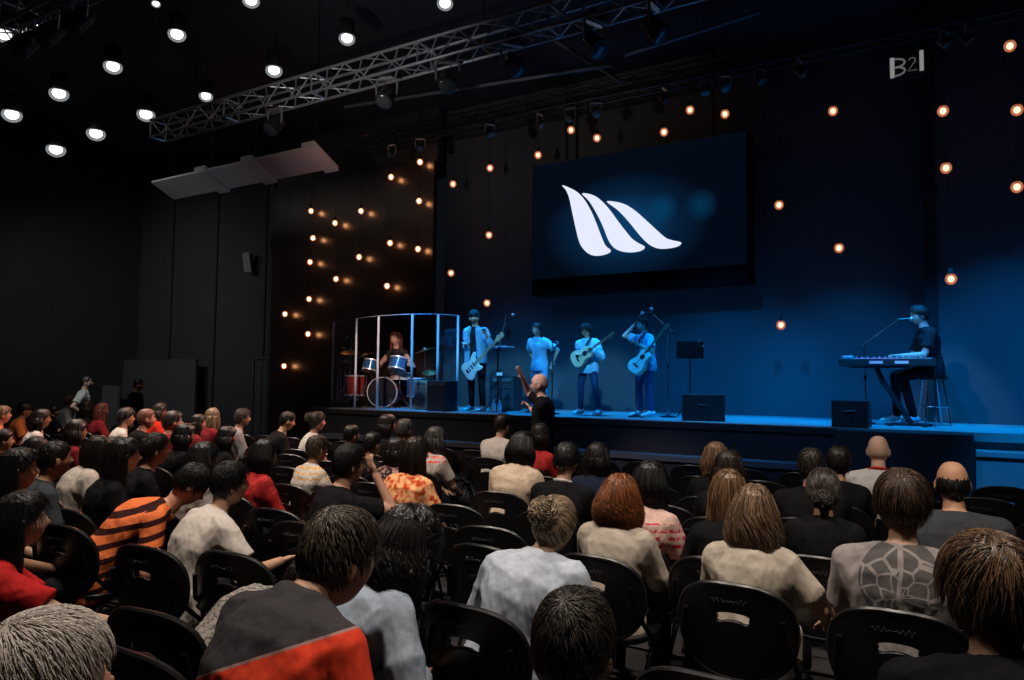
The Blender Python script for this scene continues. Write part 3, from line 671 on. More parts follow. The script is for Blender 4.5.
for i,(x_,y_) in enumerate(sorted(RB,key=lambda q:q[0])): bulb(x_,y_,12.05,'warm bare bulb hanging before the stage backdrop, %s counted from the side panel'%ORD[i],'bulbs before the backdrop',7.6)
RR=[(943,111),(946,168),(951,279),(1010,46),(1017,110),(1017,187)]
for i,(x_,y_) in enumerate(RR): bulb(x_,y_,11.3,'warm bare bulb over the right end of the stage, '+['top of the inner column','middle of the inner column','bottom of the inner column','top of the outer column','middle of the outer column','bottom of the outer column'][i],'bulbs at the right end',7.6)
# white ceiling lamps
WL_=[(59,92,1),(12,113,1),(56,148,1),(96,132,1),(113,65,1),(146,113,1),(177,33,1),(206,95,.8),(274,69,1),(347,37,1),(445,2,1),(251,-1,1),(4,33,1),(156,3,.5)]
halo=MB();halo.ball((0,0,-.03),(.15,.15,.12),18,10);HALO=halo.mesh('lamp_glass_halo');HALO.materials.append(MGLASSW)  # outer globe whose glow imitates the halo around the lamp
can=MB();can.lathe([(.12,.02),(.13,.0),(.14,.02),(.14,.3),(.03,.32)],20);CAN=can.mesh('lamp_can');CAN.materials.append(M_fix)
ball_=MB();ball_.ball((0,0,-.02),(.10,.10,.08),16,10);BALL=ball_.mesh('lamp');BALL.materials.append(MW)
for i,(x_,y_,k) in enumerate(sorted(WL_,key=lambda q:q[0])):
    d=ray(x_,y_);d=d*(6.95-CAMZ)/d[2];p=V(0,0,CAMZ)+d
    r=thing('ceiling_lamp','round white ceiling lamp above the audience, %s counting from the left wall'%ORD[i],'ceiling lamp',tuple(p),0,'white ceiling lamps')
    dist=np.linalg.norm(d)
    for nm,me in(('can',CAN),('lamp',BALL),('halo_glass',HALO)):
        o=bpy.data.objects.new(nm,me);COL.objects.link(o);o.parent=r;o.scale=(k*dist/15,)*3
    o=bpy.data.objects.new('stem',_unit);COL.objects.link(o);o.parent=r;o.scale=(3,3,7.6-p[2]-.2);o.location=(0,0,.2)
# ------------------------------------------------------------------ lights
def light(ty,name,loc,col,pw,size=.2,target=None,spot=60,blend=.6):
    l=bpy.data.lights.new(name,ty);l.color=col;l.energy=pw
    if ty=='AREA': l.shape='DISK';l.size=size
    else: l.shadow_soft_size=size
    if ty=='SPOT': l.spot_size=math.radians(spot);l.spot_blend=blend
    o=bpy.data.objects.new(name,l);COL.objects.link(o);o.location=loc
    if target is not None: o.rotation_euler=(Vector(target)-Vector(loc)).to_track_quat('-Z','Y').to_euler()
    return o
W=bpy.data.worlds.new('world');S.world=W;W.use_nodes=True;W.node_tree.nodes['Background'].inputs[0].default_value=(.25,.3,.4,1);W.node_tree.nodes['Background'].inputs[1].default_value=.012
for i,(x_,y_,t_) in enumerate(((-.9,1.9,(-.8,2.9,0)),(-3.6,2.2,(-3.2,3.6,0)),(-6.0,3.6,(-6,5.0,0)),(1.8,2.8,(.4,4.3,0)),(-9.8,4.8,(-9,6.3,0)),(-3.8,5.8,(-3,6.8,0)))):
    light('SPOT','house_light',(x_,y_,6.7),(1,.86,.74),(820,860,950,560,1700,260)[i],.22,t_,spot=76,blend=.9)
for x_,tx in((-8.2,-7.6),(-6,-5.5),(-3.6,-3.4),(-1.4,-1.6),(.8,.6),(2.6,2.3)):
    light('SPOT','stage_wash_blue',(x_,8.3,6.0),(.0,.27,1.0),1350 if x_>-5 else 600,.12,(tx,12.6,.8),spot=42,blend=.9)
light('SPOT','stage_wash_blue',(2.2,6.2,5.2),(.0,.32,1),1500,.1,(1.6,9.7,.6),spot=38,blend=.5)
for x_ in(-8.4,-7.0,-5.3): light('SPOT','stage_front_cyan',(x_+2.2,5.2,5.6),(.12,.56,1.0),2100,.08,(x_,10.9,2.3),spot=15,blend=.6)
light('SPOT','ledge_fill',(-2,4.5,6),(.03,.33,1),700,.1,(-2.5,9.8,.7),spot=45,blend=.9)  # added blue lamp that makes the lower ledge show
for x_ in(-8,-5.5,-3,-.5,2.2): light('SPOT','stage_top_blue',(x_,10.5,6.2),(0,.33,1),2100,.1,(x_,11.0,1.2),spot=40,blend=.8)
light('SPOT','stage_front_keys',(-2.2,7.6,5.9),(.28,.62,1),520,.1,(-.6,11.4,2.2),spot=15,blend=.6)
light('SPOT','drum_spot',(-6.8,6.2,4.9),(1,.66,.50),1500,.1,(-9.6,11.0,2.0),spot=17,blend=.6)
light('SPOT','pastor_spot',(-6.6,4.6,5.4),(1,.80,.74),800,.1,(-4.5,8.0,1.55),spot=20,blend=.6)
light('SPOT','warm_side',(-12.5,9.2,6.3),(1,.25,.12),500,.15,(-9,6.0,.8),spot=62,blend=.9)
light('SPOT','stage_spill',(-5.5,9.6,5.2),(1,.50,.38),1500,.2,(-8.5,5.2,.9),spot=70,blend=.9)
light('SPOT','truss_fill',(-7,4.6,4.2),(1,.98,.95),150,.1,(-7.5,7.75,6.1),spot=75,blend=.9)  # added lamp below the truss to brighten its bars
light('SPOT','panel_end_fill',(-8.7,8.6,4.9),(1,.42,.22),16,.05,(-10.0,9.3,5.65),spot=50,blend=.9)  # added warm lamp that brightens the orange panel end
light('SPOT','left_wall_fill',(-14,5,6.6),(.9,.95,1),210,.3,(-16,13,2.2),spot=80,blend=1)  # this and the next are added lamps lifting the dark left walls
light('SPOT','left_wall_fill',(-17.5,5.5,6.6),(.9,.95,1),420,.3,(-19.5,13,2.0),spot=80,blend=1)
light('SPOT','standing_man_fill',(-11.5,5.0,5.5),(1,.95,.9),700,.15,(-13.6,7.6,1.3),spot=22,blend=.8)  # added lamp, only to brighten the standing man
light('SPOT','baffle_fill',(-11.5,6.5,3.6),(.9,.9,1),22,.1,(-12.5,9.3,5.6),spot=50,blend=1)  # added lamp shining up to brighten the hanging panels
# ------------------------------------------------------------------ chairs
def chair_proto():
    root=thing('folding_chair','x','chair',(0,0,-50))
    sb=MB();R=[]
    nx,ny=18,14
    def sq(s,t,a,b,ex): # square to superellipse
        r=max(abs(s),abs(t));
        if r==0:return 0,0
        c=math.atan2(t,s);k=(abs(math.cos(c))**ex+abs(math.sin(c))**ex)**(-1/ex);return a*r*k*math.cos(c),b*r*k*math.sin(c)
    def sheet(a,b,ex,fn,hole=None,nx=30,ny=24):
        bm=bmesh.new();g=[[bm.verts.new(fn(*sq(2*i/nx-1,2*j/ny-1,a,b,ex))) for i in range(nx+1)] for j in range(ny+1)]
        for j in range(ny):
            for i in range(nx):
                s,t=2*(i+.5)/nx-1,2*(j+.5)/ny-1
                if hole and abs(s)<hole[0] and hole[1]<t<hole[2]: continue
                bm.faces.new((g[j][i],g[j][i+1],g[j+1][i+1],g[j+1][i]))
        me=bpy.data.meshes.new('m');bm.to_mesh(me);bm.free();me.shade_smooth();return me
    # back: wide rounded shell with a hand slot, leaning back
    def fb(x,z):
        e=(abs(x)/.245)**2*.0+0
        wd=1-.10*max(0,-z/.19);return (x*wd,-.255-.10*z*.9+.055*(x/.24)**2*-1*-1-.0,.665+z)
    me=sheet(.245,.195,2.7,fb,(.36,.26,.44));o=link('backrest',me,BLK,root)
    m=o.modifiers.new('s','SOLIDIFY');m.thickness=.022;m.offset=0;m=o.modifiers.new('b','BEVEL');m.width=.006;m.segments=2;m.limit_method='ANGLE'
    rim=MB();P=[]
    for t in np.linspace(0,2*PI,49):
        k=(abs(math.cos(t))**2.7+abs(math.sin(t))**2.7)**(-1/2.7);P.append(fb(.245*k*math.cos(t),.195*k*math.sin(t)))
    rim.tube(P,.0135,n=8,cap=False);obj('rim',rim,BLK,o)
    sg=MB()
    pts=[];
    for i in range(60):
        u=i/59;x=-.09+.15*u;z=.135+.010*math.sin(u*46)*(1 if i%9 else 1.7)*(.6+.4*math.sin(u*9))+.004*u;pts.append(V(*fb(x,z-.01))+V(0,-.0125,0))
    sg.tube(pts,.0022,n=5);obj('embossed_script',sg,mat('embossed_black',(.05,.05,.055),.4),o)
    def fs(x,y): return (x*(1+.06*y/.2),y,.455-.012*math.exp(-(x/.15)**2-(y/.15)**2)+.02*min(0,(.15-abs(y))/.05)*(1 if y>0 else 0)*.3)
    me=sheet(.215,.20,3.2,fs);o=link('seat',me,BLK,root);m=o.modifiers.new('s','SOLIDIFY');m.thickness=.03;m.offset=0;m=o.modifiers.new('b','BEVEL');m.width=.008;m.segments=2;m.limit_method='ANGLE'
    for k in(-1,1):
        a=MB();a.tube([(k*.225,.235,.013),(k*.225,.12,.30),(k*.225,-.06,.46),(k*.222,-.235,.62),(k*.20,-.262,.74)],.012,n=10);obj('leg',a,STEEL,root)
        a=MB();a.tube([(k*.205,-.25,.013),(k*.205,-.10,.28),(k*.205,.05,.44)],.012,n=10);obj('leg',a,STEEL,root)
        [obj('foot',MB().lathe([(.012,0),(.016,.002),(.016,.03),(.012,.035)],12,q_),BLK,root) for q_ in((k*.225,.238,0),(k*.205,-.252,0))]
    obj('stretcher',MB().tube([(-.225,.18,.15),(.225,.18,.15)],.010,n=8),STEEL,root);obj('stretcher',MB().tube([(-.205,-.2,.10),(.205,-.2,.10)],.010,n=8),STEEL,root)
    return root
CH=chair_proto();chairs=[]
def chair(x,y,rz,label,group=None):
    for c in chairs:
        if math.hypot(c[0]-x,c[1]-y)<.40: return None
    chairs.append((x,y))
    if len(chairs)==1:
        CH.location=(x,y,0);CH.rotation_euler=(0,0,rz);CH['label']=label
        if group:CH['group']=group
        return CH
    return dup(CH,(x,y,0),rz,label,group)
# ------------------------------------------------------------------ hair colours and cloths
BK=((.003,.0025,.0025),(.015,.012,.010));DB=((.006,.004,.003),(.035,.020,.013));BR=((.03,.016,.009),(.16,.09,.05));RD=((.05,.013,.005),(.62,.21,.06))
BL=((.06,.038,.02),(.80,.60,.38));HL=((.007,.005,.003),(.58,.36,.21));GR=((1.1,1.0,.9),(.86,.80,.72));GB=((.008,.006,.005),(.11,.085,.065));LB=((.12,.06,.03),(.4,.25,.14))
c_black=cloth('plain',(.006,.006,.007));c_char=cloth('plain',(.05,.055,.06));c_white=cloth('plain',(.62,.57,.52));c_red=cloth('plain',(.48,.03,.03));c_dred=cloth('plain',(.20,.015,.02))
c_beige=cloth('plain',(.50,.42,.34));c_coat=cloth('plain',(.46,.40,.33));c_lblue=cloth('plain',(.48,.54,.62));c_grey=cloth('plain',(.22,.22,.22));c_navy=cloth('plain',(.012,.018,.04));c_jean=cloth('plain',(.04,.08,.18))
c_orange=cloth('plain',(.55,.16,.05));c_dress=cloth('plain',(.50,.44,.36));c_denim=cloth('plain',(.30,.36,.44));c_blue=cloth('plain',(.12,.22,.45));c_cream=cloth('plain',(.55,.50,.44))
c_cyan=cloth('plain',(.25,.55,.75));c_shirtb=cloth('plain',(.22,.42,.60))
seated=[]
def aud(px,py,Y,label,rz=0,lean=8,det=0,style='short',hc=DB,empty=False,own=True,hyaw=0,**k):
    p=aty(px,py,Y);th=HAIR.get(style,{}).get('top',0) if style!='bald' else 0
    T=p[2]-th*.9-.004;hz=.54;ln=math.radians(lean);s=max(.84,min(1.16,(T-hz)/(.52*math.cos(ln)+.136*math.cos(ln*.5)+.124)));sd_=(.52*math.sin(math.radians(k.get('side',0)))+.136*math.sin(math.radians(k.get('side',0))*.5))*s
    fw=(.52*math.sin(ln)+.136*math.sin(ln*.5)+.030)*s+k.get('slump',0);rz=math.radians(rz)
    x=p[0]+fw*math.sin(rz)-sd_*math.cos(rz);y=p[1]-fw*math.cos(rz)-sd_*math.sin(rz)
    sd=len(seated)*7+3
    r,i=person((x,y,0),rz,label,T=T,style=style,hc=hc,lean=lean,det=det,seed=sd,hyaw=hyaw,**k)
    seated.append((label,x,y,T));
    if own: chairs.append(None);chairs.pop();place.append((x-.03*math.sin(rz),y+.03*math.cos(rz),rz,label))
    return r,i
place=[]
SK1=(.55,.33,.22);SK2=(.42,.23,.14);SK3=(.30,.16,.10);SKR=(.62,.30,.20)
# nearest people
aud(575,592,1.5,'person with short dark hair seen from behind, wearing a black and white patterned shirt',-6,12,3,'short',((.006,.005,.004),(.16,.13,.10)),skin=SK1,shirt=cloth('pattern',(.6,.6,.58),(.03,.03,.03),scale=28),headscale=1.12,hyaw=10)
aud(50,612,.72,'person with short grey hair at the near corner, only the head showing',-15,14,3,'short',GR,skin=(.7,.38,.25),shirt=c_char,headscale=1.08)
aud(326,508,1.6,'person in a black top with bright red sleeves and lower back, short dark hair',-8,26,3,'short',((.006,.005,.005),(.22,.17,.12)),skin=SK1,shirt=cloth('panel',(.045,.042,.046),(.75,.06,.025),scale=.945),headscale=1.0,width=1.15,hyaw=-8,hpitch=-10,neck=.55)
aud(990,532,2.15,'person with tousled curly brown hair and black jacket beside the man in the dark suit',8,14,3,'quiff',((.008,.005,.004),(.40,.23,.12)),skin=SK1,shirt=c_black,sleeve='long',width=1.05,hyaw=12,neck=.8)
aud(306,568,2.25,'person hunched far forward in a heather grey shirt beside the red and black top',-28,56,2,'short',DB,skin=SK1,shirt=cloth('heather',(.32,.29,.26),(.12,.11,.10)),armR=(.05,.62,.75),hpitch=-25)
aud(552,494,2.75,'person with a messy blonde bun in a pale blue shirt leaning right',0,20,3,'bun',BL,fem=True,skin=SK1,shirt=c_lblue,sleeve='long',width=1.14,wr=1.6,side=14,hpitch=-8,neck=.75,hyaw=-5)
aud(620,472,3.65,'person with curly copper red hair in a cream coat',2,10,3,'curlybob',RD,fem=True,skin=SK1,shirt=c_coat,sleeve='long',width=1.12,wr=1.8)
aud(754,482,3.5,'person with long wavy highlighted brown hair in a cream dress',4,7,3,'wavy',HL,fem=True,skin=SK1,shirt=c_dress,width=1.08,side=2,wr=1.3,trouser=c_dress,armR=(.30,.30,.62))
aud(902,468,3.5,'person with tousled brown hair, grey shirt with a round tree print on the back',0,9,3,'quiff',((.010,.007,.006),(.22,.13,.08)),skin=SK1,shirt=cloth('tree',(.30,.27,.26),(.045,.045,.048),scale=.93),width=1.15)
aud(952,462,4.6,'person with a bald crown ringed by dark hair in a dark grey jacket',8,8,2,'ring',BK,skin=(.55,.30,.18),shirt=c_char,sleeve='long',width=1.12,wr=1.4)
aud(878,435,6.5,'person with a shaved bald head, white shirt and red collar',3,5,2,'bald',BK,skin=(.70,.46,.34),shirt=cloth('plain',(.6,.58,.58)),collar=c_red,width=1.05)
aud(232,460,2.72,'person with black hair and glasses in a plain white T-shirt leaning forward',-14,26,3,'short',BK,skin=SK1,shirt=cloth('plain',(.66,.60,.54)),glasses=True,hyaw=-12,armR=(.20,.48,.70),width=1.1)
aud(190,462,2.95,'person bent forward in an orange and black striped polo shirt',-30,50,3,'short',BK,skin=SKR,shirt=cloth('stripe',(.85,.20,.06),(.04,.012,.012),scale=82),hpitch=-45,width=1.2,armL=(-.38,.10,.62))
aud(350,443,3.5,'person with black hair in a black shirt raising a hand to the face',-18,16,3,'short',BK,skin=(.5,.27,.18),shirt=c_black,armR=(.14,.30,1.10),hintR=(.5,.3,-1),hyaw=-8,nR=(0,-1,0))
aud(266,437,3.9,'person with straight black hair in a bright red top',-14,12,2,'bob',BK,fem=True,skin=SK2,shirt=c_red,sleeve='long')
aud(25,488,1.55,'person with long black hair in a red top resting a hand on the knee',-22,16,3,'long',BK,fem=True,skin=SK1,shirt=cloth('plain',(.50,.02,.02)),armR=(.22,.56,.68),armL=(-.02,.46,.62),curl=.4)
aud(57,440,2.62,'person with short black hair in a dark slate T-shirt',-12,20,2,'crop',BK,skin=SK2,shirt=cloth('plain',(.045,.055,.062)),width=1.12)
aud(417,435,4.3,'person with long dark hair in an orange flowered top',-10,12,2,'long',DB,fem=True,skin=SK1,shirt=cloth('floral',(.75,.35,.16),(.55,.07,.02),scale=24),width=1.1,wr=1.6)
aud(397,436,4.95,'person with brown hair in a black top beside the orange flowered top',-18,12,1,'bob',DB,fem=True,skin=SK1,shirt=cloth('pattern',(.02,.02,.02),(.4,.2,.18),scale=30))
aud(523,430,5.2,'person with a black bob in a loose beige jacket',-6,16,2,'bob',BK,fem=True,skin=SK1,shirt=cloth('plain',(.60,.47,.35)),sleeve='long',width=1.15,wr=1.8,hpitch=-6)
aud(503,413,7.2,'person with short dark hair and a white T-shirt in the front row',-12,10,1,'short',DB,skin=SK1,shirt=cloth('plain',(.70,.62,.56)),width=1.15)
aud(541,422,6.6,'person with shiny dark hair in a scarlet top in front of the preacher',-8,8,1,'bob',DB,fem=True,skin=SK1,shirt=c_red)
aud(567,441,4.6,'person in a black cap and black jacket with a white collar',-2,10,2,'cap',BK,skin=SK2,shirt=c_black,sleeve='long',collar=cloth('plain',(.5,.5,.48)),width=1.1)
aud(598,441,5.3,'person with short black hair and dark top beside the black cap',-4,8,1,'bob',BK,skin=SK2,shirt=c_navy)
aud(651,458,4.1,'person with black hair and hairband in a pink and red printed top with striped sleeves',-8,12,2,'bob',BK,fem=True,skin=SK1,shirt=cloth('band',(.62,.42,.36),(.55,.03,.06),scale=.86),hband=True)
aud(716,440,5.8,'person with light brown bobbed hair near the stage wedge monitor',10,10,1,'bob',LB,fem=True,skin=SK1,shirt=c_black)
aud(729,448,5.0,'person with dark brown hair in front of the light brown bob',4,10,1,'bob',DB,fem=True,skin=SK1,shirt=c_black,sleeve='long')
aud(728,467,3.95,'person with long golden brown hair hidden behind the highlighted brown hair',20,12,2,'long',((.06,.03,.014),(.42,.24,.12)),fem=True,skin=SK1,shirt=c_black)
aud(811,447,5.3,'person with dark hair in a black jacket left of the shaved head',6,10,2,'short',GB,skin=SK2,shirt=c_black,sleeve='long',width=1.1)
aud(839,445,6.0,'person with wavy dark hair close to the shaved head',4,10,1,'curly',DB,skin=SK2,shirt=c_black)
aud(823,466,4.25,'person with a low dark bun in a black top',8,10,2,'lowbun',GB,fem=True,skin=SK2,shirt=c_black)
aud(318,434,4.5,'person with short brown hair in a white and yellow printed T-shirt',-14,12,2,'short',((.02,.014,.01),(.22,.16,.11)),skin=SK2,shirt=cloth('band',(.62,.56,.50),(.75,.38,.08),scale=.93))
aud(318,411,6.6,'person with a dark blond bun and white top looking toward the stage',-25,10,2,'bun',GB,fem=True,skin=(.62,.36,.26),shirt=c_white,hyaw=0)
aud(287,411,6.6,'person with short faded hair in a black hooded top looking down',-28,18,2,'crop',BK,skin=(.58,.34,.22),shirt=c_black,sleeve='long',hpitch=-16,width=1.15)
aud(243,408,6.6,'person with swept black hair in a grey top, face turned to the stage',-28,14,2,'short',((.01,.009,.009),(.16,.14,.12)),skin=(.5,.30,.2),shirt=c_grey,sleeve='long',width=1.1)
aud(213,407,6.6,'person with long blonde hair and a dark red top',-5,10,1,'long',BL,fem=True,skin=SKR,shirt=c_dred,hyaw=40)
aud(199,413,6.0,'person with long dark hair next to the blonde in dark red',-20,10,1,'long',DB,fem=True,skin=SKR,shirt=c_dred)
aud(174,410,5.3,'person with greying brown hair and a wine red shirt',-22,10,1,'short',GB,skin=SKR,shirt=c_dred)
aud(161,402,7.1,'person with brown bobbed hair in a vivid red shirt',-25,10,1,'bob',GB,fem=True,skin=SKR,shirt=cloth('plain',(.75,.04,.02)),width=1.15)
aud(147,408,5.4,'person with a nearly bald reddish head and dark jacket',-25,12,1,'crop',((.2,.08,.05),(.3,.14,.09)),skin=SKR,shirt=c_black,sleeve='long')
aud(127,407,5.8,'person with wavy dark hair and a pale shirt beside the reddish bald head',-25,10,1,'curly',((.01,.009,.009),(.12,.11,.10)),skin=SK1,shirt=c_white)
aud(103,402,6.7,'person with auburn hair falling round a lit face',-15,8,1,'long',((.06,.015,.012),(.3,.08,.05)),fem=True,skin=SKR,shirt=c_dred,hyaw=20)
aud(88,400,6.8,'person with dark hair and a round face below the standing man',-5,8,1,'long',BK,fem=True,skin=(.6,.36,.26),shirt=c_black,hyaw=30)
aud(71,395,8.0,'person with sandy orange-lit hair and a white shirt',-25,10,1,'short',LB,skin=SKR,shirt=c_white,width=1.1)
aud(55,407,7.4,'person with dark hair half hidden behind the white collar',-20,8,1,'short',DB,skin=SK2,shirt=c_black)
aud(43,408,5.0,'person with dark hair and a white collar, cheek toward the stage',-25,10,1,'bob',DB,fem=True,skin=SK2,shirt=c_white)
aud(25,402,6.0,'person in a dark cap and orange shirt',-28,10,1,'cap',BK,skin=SK2,shirt=c_orange)
aud(3,405,5.0,'person with orange-lit brown hair at the edge of the crowd',-20,8,1,'short',LB,skin=SKR,shirt=c_orange)
aud(78,418,4.2,'person with straight dark hair and a crimson top',-12,10,1,'bob',DB,fem=True,skin=SK2,shirt=c_dred)
aud(100,434,3.3,'person with long dark hair in a chunky white sweater leaning left',-16,22,2,'long',DB,fem=True,skin=SK2,shirt=cloth('plain',(.55,.48,.42)),sleeve='long',wr=1.8,armL=(-.3,.35,.72))
aud(126,436,2.95,'person with long black hair and bare forearms beside the white sweater',-22,14,2,'long',BK,fem=True,skin=(.6,.33,.2),shirt=c_black,armL=(-.25,.45,.80))
aud(156,432,3.35,'person with brown hair and a black shirt, profile toward the stage',-24,14,2,'short',DB,skin=SK2,shirt=c_black,sleeve='long',width=1.15)
aud(205,440,3.3,'person with smooth black hair in a pale striped top',-10,16,2,'bob',BK,fem=True,skin=SK2,shirt=cloth('stripe',(.50,.46,.42),(.35,.32,.3),scale=140))
aud(20,446,2.15,'person with long black hair, face in profile near the dark slate shirt',-24,12,2,'long',BK,fem=True,skin=SK2,shirt=c_black)
aud(37,436,3.3,'person with dark hair and a white blouse behind the dark slate shirt',-14,12,1,'bob',BK,fem=True,skin=SK2,shirt=c_white)
aud(4,428,3.5,'person with brown hair and dark green jacket by the left edge',-20,12,1,'short',DB,skin=SK2,shirt=cloth('plain',(.03,.06,.03)))
aud(388,413,6.7,'person with dark hair and glowing profile below the drum shield',-35,8,1,'bob',DB,fem=True,skin=SKR,shirt=c_black)
aud(405,418,6.2,'person with shiny dark hair seen from behind below the kick drum',-6,8,1,'short',((.01,.01,.01),(.2,.18,.17)),skin=SK2,shirt=c_black)
aud(436,425,5.8,'person with dark hair in a red and white top by empty chairs',-6,10,1,'bob',((.01,.01,.01),(.18,.17,.16)),fem=True,skin=SK1,shirt=cloth('band',(.6,.5,.46),(.8,.08,.04),scale=.97))
aud(373,431,5.2,'person with black hair behind the raised hand',-12,10,1,'short',BK,skin=SK2,shirt=c_black)
aud(410,503,2.25,'person with a mass of dark curls in a washed denim jacket bending forward',-22,34,3,'bigcurl',((.004,.003,.003),(.016,.011,.009)),fem=True,skin=SK2,shirt=c_denim,sleeve='long',wr=1.6,hpitch=-12,width=1.1)
aud(112,441,4.0,'person with dark hair wedged between the long haired women at the left',-18,12,1,'bob',DB,fem=True,skin=SK2,shirt=c_char)
aud(186,422,4.6,'person with black hair behind the profile in the black shirt',-18,12,1,'bob',BK,fem=True,skin=SK2,shirt=c_black)
aud(228,425,5.0,'person with dark hair in a black leather jacket below the grey top',-18,12,1,'bob',BK,skin=SK2,shirt=c_black,sleeve='long')
aud(352,424,5.9,'person with dark hair in a dark top near the drum side stage box',-14,10,1,'short',BK,skin=SK2,shirt=c_navy)
# ------------------------------------------------------------------ standing people
def head_at(px,py,Y): return aty(px,py,Y)
p=aty(84,372,7.6)
person((p[0]+.03,7.6,0),math.radians(-35),'person standing by the far left wall in a grey shirt with a dark beard',T=0,stand=True,height=p[2]-.02,skin=(.35,.24,.18),style='crop',hc=BK,shirt=cloth('plain',(.30,.34,.34)),det=1,seed=71,beard=(.03,.02,.015),hyaw=0,lean=0,armL=(-.26,.05,1.0),armR=(.26,.05,1.0),trouser=c_black,width=1.1)
p=aty(134,376,9.2)
person((p[0],9.2,0),math.radians(-60),'person in dark clothes standing in the shadow before the grey partition',T=0,stand=True,height=p[2]-.02,skin=SK3,style='short',hc=BK,shirt=c_black,sleeve='long',det=0,seed=72)
p=aty(541,369,7.75);RZP=math.radians(118)
pr,pi_=person((p[0]+.02,7.75,0),RZP,'person preaching in front of the stage, bald with glasses and a black T-shirt',T=0,stand=True,height=p[2]-.0,skin=(.74,.46,.38),style='bald',shirt=c_black,sleeve='short',det=2,seed=73,glasses=True,
  armR=(.24,.24,1.66),hintR=(.9,.1,-.35),armL=(.06,.13,1.30),hintL=(-.4,-.8,-.8),curl=.25,curlL=1.5,nR=(-.6,-1,.2),trouser=c_black,width=1.12,beard=(.5,.4,.36),lean=0)
# musicians
def muso(px,pt,Y,rz,label,lift=0,**k):
    p=aty(px,pt,Y);h=p[2]-STZ-HAIR.get(k.get('style'),{}).get('top',0)*.7
    return person((p[0],Y,STZ),math.radians(rz),label,T=0,stand=True,height=h,det=2,**k)
g1,i1=muso(478,307,10.8,180,'person in a cap and open denim shirt playing the white electric guitar',skin=SK1,style='cap',hc=BK,shirt=cloth('plain',(.02,.02,.025)),sleeve='short',seed=81,beard=(.02,.015,.01),
   armR=(.10,.22,1.12),hintR=(.5,-.8,-.5),armL=(-.34,.26,1.28),hintL=(-.4,-.2,-1),trouser=cloth('plain',(.012,.013,.018)),hyaw=12,shoes=SHOEW)
# open overshirt panels
ov=MB();sx=i1['s']
for k in(-1,1):
    ov.tube([i1['at'](.50)+V(k*.07,.01,0),i1['at'](.44)+V(k*.115,.035,0),i1['at'](.3)+V(k*.125,.045,0),i1['at'](.1)+V(k*.13,.05,0),i1['at'](0)+V(k*.14,.05,-.12)],[.035,.07,.075,.075,.07],[.075,.125,.125,.12,.12],side=(1,0,0),n=14)
    E,W=(ik(i1['sh'][k],i1['WL'] if k<0 else i1['WR'],.285*sx,.25*sx,(-.4,-.2,-1) if k<0 else (.5,-.8,-.5)));ov.seg(i1['sh'][k],E,.078*sx,.066*sx);ov.seg(E,E+(W-E)*.5,.064*sx,.055*sx)
link('overshirt',solid(ov,.013,3,'overshirt'),c_shirtb,g1)
g2,i2=muso(540,320,10.95,176,'person with long dark hair in a light blue blouse and trousers singing',skin=(.6,.42,.34),fem=True,style='long',hc=BK,shirt=c_cyan,sleeve='short',seed=82,armL=(-.20,-.16,.98),armR=(.20,-.16,.98),hintL=(-1,-.6,0),hintR=(1,-.6,0),trouser=cloth('plain',(.16,.42,.62)),wr=1.3,hemdrop=.05)
g3,i3=muso(589,321,10.85,170,'person with dark hair in a light denim shirt playing an acoustic guitar',skin=SK1,style='curly',hc=BK,shirt=c_cyan,sleeve='long',seed=83,lean=6,hpitch=-10,armR=(.06,.26,1.12),hintR=(.5,-.8,-.5),armL=(-.28,.26,1.20),hintL=(-.5,-.1,-1),trouser=cloth('plain',(.02,.04,.10)),wr=1.7,width=1.1,shoes=SHOEW,
   legs={-1:((-.16,.06,.5),(-.20,.0,.08)),1:((.12,.05,.5),(.17,-.02,.08))},hyaw=25)
g4,i4=muso(648,314,10.9,138,'person in a pale T-shirt with one hand raised to the face and a guitar',skin=(.6,.40,.32),style='short',hc=BK,shirt=cloth('plain',(.22,.55,.78)),sleeve='short',seed=84,armR=(.10,.22,1.56),hintR=(.9,.5,-1),armL=(-.16,.24,1.22),hintL=(-.8,-.5,-.8),trouser=c_jean,glasses=True,shoes=SHOEW,
   legs={-1:((-.10,.05,.5),(-.10,-.0,.08)),1:((.12,.09,.5),(.14,.06,.08))})
p=aty(929,304,11.4)
kb,ik_=person((p[0]+.02,11.4+.05,STZ),math.radians(112),'person in a black T-shirt seated at the keyboard, looking down',T=p[2]-STZ-.025,seat=.70,skin=(.50,.38,.32),style='short',hc=BK,shirt=cloth('plain',(.012,.012,.014)),det=2,seed=85,lean=10,hpitch=-12,
   armL=(-.08,.40,.93),armR=(.12,.38,.93),hintL=(-.6,-.3,-1),hintR=(.6,-.3,-1),curl=.35,legs={-1:((-.14,.42,.64),(-.12,.28,.10)),1:((.14,.42,.66),(.16,.40,.10))},shoes=SHOEW,trouser=c_black)
pl=MB()
for j in range(5): pl.ball((-.07+.03*j,.158+.005*(j%2),1.16+.004*math.sin(j*3)),(.013,.006,.008+.004*(j%2)),8,6)
p=aty(397,330,11.5)
dr,idr=person((p[0],11.55,STZ),math.radians(188),'person with long reddish hair seated behind the drum kit',T=p[2]-STZ-.02,seat=.50,skin=(.62,.36,.28),fem=True,style='long',hc=((.03,.008,.006),(.25,.06,.04)),shirt=cloth('plain',(.03,.03,.035)),sleeve='none',det=2,seed=86,lean=6,
   armL=(-.30,.34,.86),armR=(.30,.34,.86),hintL=(-1,-.2,-1),hintR=(1,-.2,-1),trouser=c_black)
